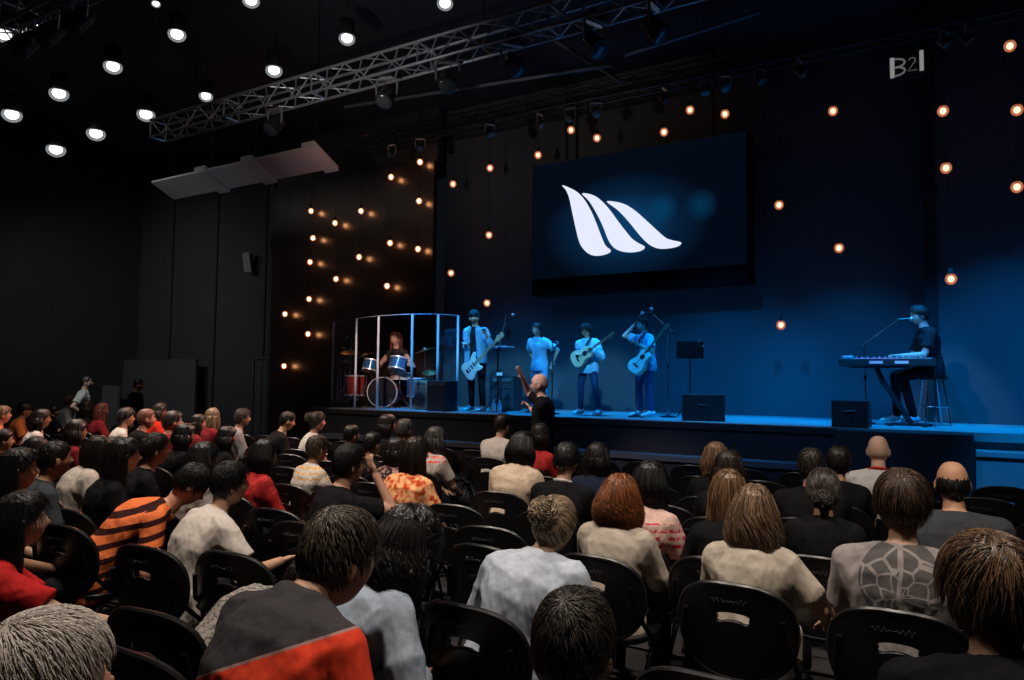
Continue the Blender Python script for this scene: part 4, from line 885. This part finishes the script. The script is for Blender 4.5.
# ------------------------------------------------------------------ instruments
def frame_m(n,f):                        # columns: neck direction, up in plane, face normal
    n=V(*n);n/=np.linalg.norm(n);f=V(*f);f=f-n*f.dot(n);f/=np.linalg.norm(f);u=np.cross(f,n);return np.stack([n,u,f],1)
def guitar(loc,n,f,label,acoustic=True,col=(.6,.45,.28),sc=1.0,guard=(.01,.01,.01)):
    r=thing('guitar',label,'guitar',tuple(loc));Rm=frame_m(n,f)*1.0
    if acoustic: out=[(-.25,0),(-.245,.09),(-.20,.165),(-.12,.195),(-.04,.175),(.02,.135),(.07,.118),(.12,.128),(.18,.14),(.225,.115),(.24,.05)];dep=.10
    else: out=[(-.20,.02),(-.20,.10),(-.16,.155),(-.09,.16),(-.02,.125),(.03,.115),(.09,.14),(.17,.165),(.205,.15),(.18,.105),(.13,.07),(.13,.03)];dep=.042
    top=[V(*q) for q in out]
    if acoustic: poly=out+[(x,-y) for x,y in out[::-1] if abs(y)>1e-6]
    else: poly=out+[(.13,-.03),(.12,-.07),(.155,-.11),(.14,-.145),(.08,-.135),(.02,-.115),(-.04,-.125),(-.10,-.16),(-.16,-.15),(-.20,-.09)]
    k=[];n_=len(poly)
    for i in range(n_):
        a,b,c,d=[V(*poly[(i+j)%n_]) for j in(-1,0,1,2)]
        for u in(0,.5): k.append(.5*((2*b)+(-a+c)*u+(2*a-5*b+4*c-d)*u*u+(-a+3*b-3*c+d)*u**3)*sc)
    w=mat('guitar_body',col,.3,var=(6,.15))
    bd=obj('body',MB().prism([tuple(q) for q in k],-dep*sc,0,(Rm,(0,0,0))),w,r,True,bevel=.008)
    def loc3(x,y,z): return Rm@(V(x,y,z)*sc)
    dk=mat('guitar_dark',guard,.35)
    if acoustic:
        q=MB();R_=[]
        q.tube([loc3(.10+.052*math.cos(t),.052*math.sin(t),.001) for t in np.linspace(0,2*PI,25)],.004,n=6);q.add([loc3(.10+.050*math.cos(t),.050*math.sin(t),.0015) for t in np.linspace(0,2*PI,24,endpoint=False)],[tuple(range(24))]);obj('sound_hole',q,dk,r)
        obj('bridge',MB().add(*[(lambda m:(np.concatenate(m.v),m.f))(MB().box((0,0,0),(.03,.16,.012)))][0]) if False else MB().box(loc3(-.10,0,.006),(.03*sc,.15*sc,.012*sc),Rm),dk,r,False)
    else:
        q=MB().prism([tuple(V(*z)*sc) for z in [(-.10,-.10),(-.12,-.03),(-.05,.05),(.05,.08),(.12,.07),(.12,-.03),(.06,-.09)]],.001,.004,(Rm,(0,0,0)));obj('pickguard',q,mat('pickguard',(.75,.76,.78),.35),r,False)
        for x_ in(-.06,0,.06): obj('pickup',MB().box(loc3(x_,0,.008),(.02*sc,.08*sc,.012*sc),Rm),dk,r,False)
        obj('bridge',MB().box(loc3(-.11,0,.008),(.03*sc,.075*sc,.014*sc),Rm),CHROME,r,False)
    x0_=.2 if acoustic else .08;x1_=.72 if acoustic else .66
    obj('neck',MB().tube([loc3(x0_,0,.006),loc3(x1_,0,.006)],[.028*sc,.023*sc],[.012*sc,.010*sc],side=Rm[:,1],n=12),mat('neck_wood',(.28,.16,.08) if acoustic else (.5,.35,.2),.4),r)
    hd=MB().prism([tuple(V(*z)*sc) for z in [(x1_-.01,-.024),(x1_+.03,-.04),(x1_+.17,-.036),(x1_+.185,0),(x1_+.17,.036),(x1_+.03,.04),(x1_-.01,.024)]],-.010,.006,(Rm,(0,0,0)));h_=obj('headstock',hd,mat('headstock',(.45,.32,.2) if not acoustic else (.06,.035,.02),.35),r,False,bevel=.003)
    for i in range(3):
        for s_ in(-1,1): obj('tuning_peg',MB().ball(loc3(x1_+.045+.05*i,s_*.05,-.004),.011*sc,8,6),CHROME,h_)
    st=MB()
    for i in range(6):
        y=(i-2.5)*.008;st.tube([loc3(-.10,y*1.2,.016),loc3(x1_+.01,y*.75,.020)],.0009,n=4)
    obj('strings',st,CHROME,r);return r,Rm
def gpos(px,py,Y): return aty(px,py,Y)
gl=gpos(472,367,10.50);guitar(gl,(.72,-.08,.60),(.15,-1,.1),'white electric guitar with a pale pickguard slung on the bearded player',False,(.75,.74,.72),1.05)
gl=gpos(581,356,10.58);guitar(gl,(.72,.04,.46),(-.05,-1,.15),'pale tan acoustic guitar held by the player in the loose denim shirt',True,(.55,.42,.28),.74)
gl=gpos(639,361,10.56);guitar(gl,(.50,.15,.66),(-.45,-.9,.05),'cream topped acoustic guitar hanging from the singer in the pale T-shirt',True,(.72,.66,.55),.80)
def strap(root,info,a,b,lab):
    at=info['at'];s=info['s'];q=MB();q.tube([V(*a),at(.25)+V(-.02,.15,0),at(.40)+V(-.08,.14,0),at(.50)+V(-.10,.03,.035),at(.42)+V(-.07,-.14,0),at(.22)+V(.04,-.14,0),V(*b)],.022,.004,side=(1,.3,.4),n=8);obj('guitar_strap',q,BLK,root)
strap(g1,i1,(.20,.14,1.08),(.18,.0,1.05),'');strap(g3,i3,(.20,.14,1.10),(.18,.0,1.05),'');strap(g4,i4,(.20,.14,1.08),(.18,.0,1.05),'')
def micstand(px,py,Y,label,boom=None,h=1.5,rz=0,zz=STZ):
    p=aty(px,py,Y);r=thing('microphone_stand',label,'microphone stand',(p[0],Y,zz),rz)
    b=MB();b.lathe([(.12,0),(.125,.005),(.12,.018),(.03,.03),(.02,.05)],24);obj('base',b,STEEL,r)
    obj('pole',MB().tube([(0,0,.03),(0,0,h*.55)],.012,n=10).tube([(0,0,h*.55),(0,0,h)],.008,n=10),CHROME,r)
    obj('clutch',MB().lathe([(.014,h*.53),(.019,h*.54),(.019,h*.59),(.012,h*.6)],12),BLK,r)
    e=V(0,0,h);
    if boom is not None:
        e=V(*boom);obj('boom',MB().tube([V(0,0,h)-(e-V(0,0,h))*.35,V(0,0,h),e],.007,n=8),CHROME,r);obj('counterweight',MB().ball(V(0,0,h)-(e-V(0,0,h))*.35,.025),BLK,r)
    m=MB();d=V(boom[0],boom[1],0) if boom is not None else V(0,1,.0);d=d/(np.linalg.norm(d)+1e-9);m.tube([e-d*.02,e+d*.13],[.012,.020],n=12);mo=obj('microphone',m,BLK,r)
    obj('grille',MB().ball(e+d*.15,.030,14,10),mat('mic_grille',(.45,.46,.48),.35,.8),mo)
    return r
micstand(500,400,10.7,'boom microphone stand beside the white electric guitar',(.12,-.02,1.66),1.25)
micstand(552,410,10.75,'straight microphone stand right of the singer in light blue',None,1.18)
micstand(636,410,10.75,'boom microphone stand in front of the hand raised to the face',(.10,.0,1.66),1.45)
micstand(668,415,11.1,'microphone stand with boom to the right of the singer in the pale T-shirt',(-.22,-.1,1.62),1.40)
micstand(866,425,11.2,'long boom microphone reaching over the keyboard toward the player',(.42,.05,1.42),1.10)
# keyboard on a stand
p=aty(886,361,11.0);kz=p[2]-.02
r=thing('keyboard','black stage keyboard on a column stand in front of the seated player','keyboard',(p[0],11.05,kz),math.radians(4))
b=MB();b.box((0,0,0),(1.15,.32,.10));obj('case',b,MATTE,r,False,bevel=.01)
b=MB()
for i in range(48): b.box((-.54+.0225*i,.09,.055),(.0205,.13,.014))
obj('white_keys',b,mat('ivory_keys',(.7,.7,.7),.3),r,False)
b=MB()
for i in range(48):
    if i%7 not in(2,6): b.box((-.529+.0225*i,.065,.066),(.012,.08,.012))
obj('black_keys',b,BLK,r,False)
b=MB().box((-.1,-.08,.055),(.5,.08,.008));obj('control_panel',b,mat('panel_lit',(.1,.12,.3),.4,emit=.5,ecol=(.25,.3,.9)),r,False)
b=MB()
for i in range(14): b.lathe([(.010,.055),(.010,.075),(.006,.077)],10,(-.5+.07*i,-.10,0))
obj('knob_row',b,mat('knob_grey',(.5,.5,.55),.4),r)
lg=MB();
for i,t_ in enumerate((.02,.07)): lg.box((-.12+.30*i,-.162,.0),(.16,.004,.035))
obj('rear_badge',lg,mat('badge_white',(.55,.55,.6),.4,emit=.12),r,False)
r=thing('keyboard_stand','slanted black column stand under the stage keyboard','stand',(p[0],11.05,STZ))
hh=kz-STZ-.05
obj('column',MB().tube([(.28,0,.03),(-.05,0,hh*.75),(-.12,0,hh-.02)],.035,n=12),MATTE,r)
obj('base',MB().box((.25,0,.015),(.55,.06,.03)).box((.05,0,.015),(.06,.55,.03)).box((.45,0,.015),(.06,.5,.03)),MATTE,r,False,bevel=.005)
obj('arm',MB().box((-.1,.0,hh-.01),(.06,.30,.02)).box((-.1,0,hh-.01),(.7,.05,.02)),MATTE,r,False)
obj('brace',MB().tube([(.56,-.05,.0),(.56,-.05,hh)],.011,n=10),CHROME,r)
# laptop/phone device on keyboard
r=thing('device_on_keyboard','small pale device lying on the far end of the keyboard','device',(p[0]-.46,10.97,kz+.075))
obj('case',MB().box((0,0,0),(.14,.11,.03)),mat('device_pale',(.5,.52,.6),.4),r,False,bevel=.008);obj('screen',MB().box((0,0,.017),(.11,.08,.004)),mat('device_screen',(.2,.25,.35),.2,emit=.25,ecol=(.5,.6,1)),r,False)
# stool of the keyboard player
kx,ky=kb.location[0],kb.location[1]
r=thing('bar_stool','tall chrome-legged stool with a black seat under the keyboard player','stool',(kx,ky,STZ),math.radians(112))
obj('seat',MB().lathe([(.15,.60),(.18,.61),(.185,.64),(.17,.665),(.05,.672)],28),BLK,r)
for a_ in range(4):
    c,s_=math.cos(a_*PI/2+.78),math.sin(a_*PI/2+.78);obj('leg',MB().tube([(c*.13,s_*.13,.61),(c*.22,s_*.22,.01)],.011,n=8),CHROME,r)
obj('foot_ring',MB().tube([(.19*math.cos(t_),.19*math.sin(t_),.25) for t_ in np.linspace(0,2*PI,33)],.009,n=8),CHROME,r)
# speakers and monitors
def wedge(px,py,Y,w,h,label,rz=0,m=MATTE,gr=None):
    p=aty(px,py,Y);r=thing('floor_monitor',label,'monitor speaker',(p[0],Y,STZ),rz)
    b=MB();b.prism([(-.2,0),(.2,0),(.2,h*.45),(.02,h),(-.2,h)],-w/2,w/2,([[0,0,1],[1,0,0],[0,1,0]],(0,0,0)));obj('cabinet',b,m,r,False,bevel=.015)
    g=MB();g.add([(-w/2+.03,.205,h*.42),(w/2-.03,.205,h*.42),(w/2-.03,.04,h*.97),(-w/2+.03,.04,h*.97)],[(0,1,2,3)]);o=obj('grille',g,mat('grille_cloth',(.03,.03,.035),.8,bump=(400,.6,.003)),r,False);so=o.modifiers.new('s','SOLIDIFY');so.thickness=.008
    b=MB();b.tube([(-.06,-.21,h*.6),(-.06,-.235,h*.6),(.06,-.235,h*.6),(.06,-.21,h*.6)],.009,n=8);obj('handle',b,BLK,r);return r
wedge(703,420,10.45,.58,.38,'black wedge monitor angled toward the pale T-shirt singer',.35)
wedge(852,430,10.22,.42,.34,'black monitor box at the stage edge before the keyboard',0)
def cab(px,py,Y,w,d,h,label,m,rz=0,cone=None,name='amplifier'):
    p=aty(px,py,Y);r=thing(name,label,'amplifier',(p[0],Y,STZ),rz)
    obj('cabinet',MB().box((0,0,h/2+.01),(w,d,h)),m,r,False,bevel=.015)
    obj('grille',MB().box((0,-d/2-.003,h*.45),(w-.06,.012,h*.72)),mat('amp_grille',(.02,.025,.035) if cone is None else (.30,.16,.10),.8,bump=(300,.6,.003)),r,False)
    if cone: obj('speaker_cone',MB().lathe([(.005,-.02),(.05,-.015),(.12,.0),(.13,.008),(.12,.012)],24,(0,-d/2-.015,h*.35),rot(0,PI/2)),mat('cone',(.03,.02,.02),.6),r)
    obj('control_strip',MB().box((0,-d/2-.004,h*.9),(w-.08,.012,h*.09)),mat('amp_strip',(.2,.2,.22),.4,.5),r,False)
    obj('handle',MB().tube([(-.08,0,h+.01),(-.07,0,h+.04),(.07,0,h+.04),(.08,0,h+.01)],.009,n=8),BLK,r)
    b=MB()
    for x_ in(-w/2+.04,w/2-.04):
        for y_ in(-d/2+.04,d/2-.04): b.lathe([(.02,0),(.02,.012)],10,(x_,y_,0))
    obj('foot',b,BLK,r);return r
cab(425,408,10.75,.30,.3,.52,'wood coloured amplifier cabinet with a round speaker beside the kick drum',mat('amp_wood',(.55,.30,.18),.5,var=(5,.2)),0,True)
cab(442,411,10.35,.42,.34,.52,'dark blue-black amplifier box right of the drum shield',mat('amp_black',(.02,.025,.035),.6))
cab(346,409,10.6,.5,.3,.13,'low black box behind the left panels of the drum shield',MATTE,name='stage_box')
cab(506,408,11.5,.5,.35,.62,'dark equipment rack between the guitarist and the singer',mat('rack_dark',(.03,.035,.045),.5),name='equipment_rack')
# tray stand and small keyboard near the first guitarist
p=aty(498,347,11.0)
r=thing('laptop_stand','small tray table stand with a pale top beside the first guitarist','stand',(p[0],11.0,STZ));z_=p[2]-STZ
obj('tray',MB().box((0,0,z_),(.50,.3,.025)),mat('tray_pale',(.35,.42,.5),.4),r,False,bevel=.004)
obj('pole',MB().tube([(0,0,.1),(0,0,z_)],.014,n=10),STEEL,r)
for k in range(3):
    a_=k*2*PI/3;obj('leg',MB().tube([(0,0,.35),(.25*math.cos(a_),.25*math.sin(a_),.01)],.010,n=8),STEEL,r)
p=aty(500,374,10.7)
r=thing('setlist_stand','low black stand holding a small white card by the first guitarist','stand',(p[0],10.7,STZ));z_=p[2]-STZ
obj('pole',MB().tube([(0,0,.02),(0,0,z_)],.010,n=8),STEEL,r);obj('base',MB().lathe([(.11,0),(.11,.015),(.02,.02)],20),STEEL,r)
obj('card',MB().box((0,-.02,z_),(.11,.01,.05)),mat('card_white',(.75,.78,.8),.5),r,False)
obj('lower_shelf',MB().box((0,0,z_*.62),(.30,.2,.02)),MATTE,r,False)
# music stand
p=aty(690,350,11.0)
r=thing('music_stand','black music stand with a round clip light near the wedge monitor','music stand',(p[0],11.0,STZ),.3);z_=p[2]-STZ
obj('desk',MB().box((0,0,z_),(.40,.02,.28),rot(0,-.35)),mat('desk_black',(.002,.002,.002),.9,spec=.05),r,False,bevel=.004);obj('pole',MB().tube([(0,0,.2),(0,0,z_-.05)],.011,n=8),STEEL,r)
for k in range(3):
    a_=k*2*PI/3+.3;obj('leg',MB().tube([(0,0,.32),(.27*math.cos(a_),.27*math.sin(a_),.01)],.008,n=8),STEEL,r)
obj('clip_light',MB().tube([(.17+.05*math.cos(t_),-.03,z_+.10+.05*math.sin(t_)) for t_ in np.linspace(0,2*PI,19)],.006,n=6),CHROME,r)
for i,px in enumerate((493.5,499.5)):
    p=aty(px,411,10.35);r=thing('water_bottle','clear blue water bottle at the stage edge, '+('nearer the drum shield','nearer the preacher')[i],'bottle',(p[0],10.35,STZ),0,'bottles on the stage edge')
    obj('bottle',MB().lathe([(.028,0),(.034,.005),(.034,.12),(.030,.14),(.014,.18),(.012,.20)],18),mat('bottle_plastic',(.25,.55,.8),.15,emit=0,spec=.8),r)
    obj('cap',MB().lathe([(.014,.198),(.015,.2),(.015,.222),(.010,.225)],14),SHOEW,r);obj('label',MB().lathe([(.0348,.05),(.0348,.11)],18,cap=False),SHOEW,r)
# ------------------------------------------------------------------ drum kit
M_acr=mat('acrylic',(.9,.95,1),.02,spec=.3,trans=1);M_post=mat('clear_post',(.55,.65,.8),.25,spec=.6)
nt=M_acr.node_tree;nt.nodes.clear();g_=nt.nodes.new('ShaderNodeBsdfGlossy');g_.inputs['Roughness'].default_value=.05;t_=nt.nodes.new('ShaderNodeBsdfTransparent');t_.inputs[0].default_value=(.95,.97,1,1)
x_=nt.nodes.new('ShaderNodeMixShader');x_.inputs[0].default_value=.05;o_=nt.nodes.new('ShaderNodeOutputMaterial');nt.links.new(t_.outputs[0],x_.inputs[1]);nt.links.new(g_.outputs[0],x_.inputs[2]);nt.links.new(x_.outputs[0],o_.inputs[0])
M_hoop=mat('drum_hoop',(.8,.78,.75),.3,.4);M_shell=mat('drum_shell_blue',(.05,.16,.35),.25,.3);M_shellr=mat('drum_shell_red',(.45,.05,.04),.25,.3);M_head=mat('drum_head',(.75,.75,.73),.5);M_bhead=mat('drum_head_dark',(.02,.022,.03),.4);M_cym=mat('cymbal_bronze',(.70,.42,.18),.28,.95)
sh_=thing('drum_shield','curved clear drum shield of tall panels joined by pale posts','drum shield',(0,0,0))
PX=[(332,10.9),(355,10.42),(377,10.18),(411,10.16),(437,10.36),(457,10.75)]
PP=[];
for px,Y in PX: p=aty(px,400,Y);PP.append((p[0],Y))
for i,(x_,y_) in enumerate(PP):
    obj('post',MB().tube([(x_,y_,STZ+.0),(x_,y_,STZ+1.70)],.023,n=10),M_post,sh_)
for (xa,ya),(xb,yb) in zip(PP[:-1],PP[1:]):
    dx,dy=xb-xa,yb-ya;L=math.hypot(dx,dy);ux,uy=dx/L,dy/L
    b=MB();b.box(((xa+xb)/2,(ya+yb)/2,STZ+.86),(L-.06,.008,1.66),rot(math.atan2(dy,dx)));obj('panel',b,M_acr,sh_,False)
    b=MB();b.box(((xa+xb)/2,(ya+yb)/2,STZ+1.70),(L-.06,.010,.006),rot(math.atan2(dy,dx)));obj('top_edge',b,M_post,sh_,False)
def drum(name,label,loc,r_,h,R=None,shell=M_shell,head=M_head,n=32,lugs=8,front=M_head):
    t=thing(name,label,'drum',tuple(loc));R=np.eye(3) if R is None else R
    sh=obj('shell',MB().lathe([(r_,-h/2),(r_,h/2)],n,(0,0,0),R,cap=False),shell,t)
    obj('head',MB().lathe([(r_*.3,h/2+.004),(r_*.98,h/2+.004)],n,(0,0,0),R),front,t);obj('rear_head',MB().lathe([(r_*.98,-h/2-.002),(r_*.3,-h/2-.002)],n,(0,0,0),R),head,t)
    for k in(-1,1): obj('hoop',MB().lathe([(r_,k*h/2-.012),(r_+.014,k*h/2-.012),(r_+.014,k*h/2+.012),(r_-.006,k*h/2+.012),(r_,k*h/2-.012)],n,(0,0,0),R,cap=False),M_hoop,t)
    lg=MB()
    for i in range(lugs):
        a_=2*PI*i/lugs;c=R@V((r_+.012)*math.cos(a_),(r_+.012)*math.sin(a_),0);lg.tube([c-R@V(0,0,h*.42),c+R@V(0,0,h*.42)],.007,n=6)
    obj('lugs',lg,CHROME,t);return t
def dp(px,py,Y): return aty(px,py,Y)
c=dp(384,393,10.95);fw=rot(.55,PI/2)
kd=drum('bass_drum','bass drum with a dark front head and pale hoop in the middle of the kit',(c[0],10.95,STZ+.30),.28,.42,fw,M_shellr,M_head,40,10,M_bhead)
for k in(-1,1): obj('spur',MB().tube([(k*.24,-.1,-.12),(k*.34,-.16,-.29)],.010,n=8),CHROME,kd)
def legs3(t,z,h0=.3,rr=.22,r_=.009):
    for k in range(3):
        a_=k*2*PI/3+.5;obj('leg',MB().tube([(0,0,z+h0),(rr*math.cos(a_),rr*math.sin(a_),z+.01)],r_,n=6),CHROME,t)
for px,py,Y,rr,hh_,lab,ti,shl in((371,366,10.95,.15,.20,'small blue tom on the left above the bass drum',.3,M_shell),(398,364,10.98,.16,.22,'blue tom on the right above the bass drum',.3,M_shell)):
    c=dp(px,py,Y);t=drum('tom_drum',lab,c,rr,hh_,rot(0,-ti),shl,lugs=6);obj('mount',MB().tube([(0,0,-hh_/2),(0,.05,-.32)],.012,n=8),CHROME,t)
c=dp(400,376,11.2);t=drum('snare_drum','shallow pale snare drum by the player',c,.18,.12,None,mat('snare_shell',(.8,.6,.5),.3,.3));legs3(t,STZ-c[2],.35,.2);obj('pole',MB().tube([(0,0,-.06),(0,0,STZ-c[2]+.2)],.012,n=8),CHROME,t)
c=dp(356,386,11.0);t=drum('floor_tom','red floor tom standing left of the bass drum',(c[0],11.0,STZ+.42),.20,.38,None,M_shellr)
for k in range(3): a_=k*2*PI/3+.4;obj('leg',MB().tube([(.215*math.cos(a_),.215*math.sin(a_),.1),(.225*math.cos(a_),.225*math.sin(a_),-.41)],.008,n=6),CHROME,t)
c=dp(417,385,11.1);t=drum('floor_tom','blue floor tom standing right of the bass drum',(c[0],11.1,STZ+.40),.18,.34,None,M_shell)
for k in range(3): a_=k*2*PI/3+.4;obj('leg',MB().tube([(.195*math.cos(a_),.195*math.sin(a_),.1),(.205*math.cos(a_),.205*math.sin(a_),-.39)],.008,n=6),CHROME,t)
def cymbal(px,py,Y,r_,label,tilt=(.2,.1),h2=None):
    c=dp(px,py,Y);t=thing('cymbal',label,'cymbal',tuple(c));R=rot(tilt[1],tilt[0],tilt[1])
    obj('plate',MB().lathe([(r_,-.012),(r_*.6,.0),(.05,.012),(.04,.03),(.012,.038)],32,(0,0,0),R),M_cym,t)
    if h2: obj('lower_plate',MB().lathe([(.012,-.035),(.05,-.03),(r_,-.022),(r_,-.018),(.05,-.02)],32,(0,0,0),R),M_cym,t)
    z=STZ-c[2];obj('pole',MB().tube([(0,0,.05),(0,0,z+.15)],.010,n=8),CHROME,t);legs3(t,z,.4,.28);obj('wing_nut',MB().lathe([(.012,.04),(.014,.05),(.006,.07)],10,(0,0,0),R),CHROME,t)
cymbal(350,352,11.3,.20,'bronze cymbal at the left of the kit',(.25,.15));cymbal(365,355,10.9,.22,'larger bronze cymbal above the left tom',(.3,-.2));cymbal(425,350,11.2,.24,'bronze ride cymbal right of the drummer',(.25,-.2));cymbal(345,362,11.0,.17,'pair of hi-hat cymbals at the far left of the kit',(.0,.0),True);cymbal(430,372,10.9,.15,'small splash cymbal low at the right of the kit',(.35,.1))
r=thing('drum_stool','round black drum throne under the drummer','stool',(dr.location[0],dr.location[1]-.0,STZ));obj('seat',MB().lathe([(.14,.40),(.17,.42),(.17,.46),(.15,.478),(.03,.48)],26),BLK,r);obj('pole',MB().tube([(0,0,.1),(0,0,.41)],.018,n=10),CHROME,r);legs3(r,0,.25,.24)
for i,(px,Y) in enumerate(((340,11.6),(346,11.7),(350,11.4),(337,11.4))):
    micstand(px,405,Y,'thin microphone stand behind the left drum shield panel, %s from its outer post'%ORD[(1,3,2,0)[i]],None,(1.45,1.3,1.5,1.2)[i])
# ------------------------------------------------------------------ own chairs, then the empty ones
def short(l): 
    l=l.replace('person ','the person ',1);return l
for x,y,rz,l in place:
    w_=l.split();lab='folding chair of the '+' '.join(w_[:12])
    chair(x,y,math.radians(8 if x<-2.2 else 0),lab)
EMPTY=[((60,520),2.38),((110,527),2.43),((165,540),2.41),((220,552),2.36),((460,610),2.27),((130,650),1.36),((725,582),3.2),((620,566),3.3),((860,612),3.07),((445,497),4.1),((480,512),3.6),((265,512),3.3),((705,672),2.15),((700,533),4.2)]
n0=0
for (px,py),Y in EMPTY:
    p=aty(px,py,Y);c_=chair(p[0],Y+.27,math.radians(8 if p[0]<-2.2 else 0),'')
    if c_: c_['label']='empty black folding chair without anybody on it, %s of the seats set by hand'%ORD[n0];c_['tmp']=1;n0+=1
rows=[1.62,2.55,3.45,4.35,5.2,6.05,6.9,7.75]
for ri,y in enumerate(rows):
    k=0
    for x in np.arange(-17+.15*ri,2.8,.54):
        # only where the camera could see it
        d=V(x,y,.8)-V(0,0,CAMZ);zc=d.dot(F_);xc=d.dot(R_)
        if zc<1.0 or abs(xc/zc)>.76: continue
        if x<-13: continue
        if any(math.hypot(c[0]-x,c[1]-y)<.50 for c in chairs): continue
        c_=chair(x+random.Random(ri*99+k).uniform(-.02,.02),y,(math.radians(8) if x<-2.2 else 0)+random.Random(k).uniform(-.05,.05),'t');
        if c_: c_['tmp']=1;k+=1
def rowof(y): return min(range(8),key=lambda i:abs(rows[i]-y))
em=[o for o in bpy.data.objects if o.get('tmp')]
by={}
for o in em: by.setdefault(rowof(o.location.y),[]).append(o)
for ri,L in by.items():
    L.sort(key=lambda o:o.location.x)
    for i,o in enumerate(L):
        o['label']='empty folding chair, %s from the left of those in the %s row from the stage'%(ORD[i],ORD[7-ri]);o['group']='empty folding chairs'
        del o['tmp']
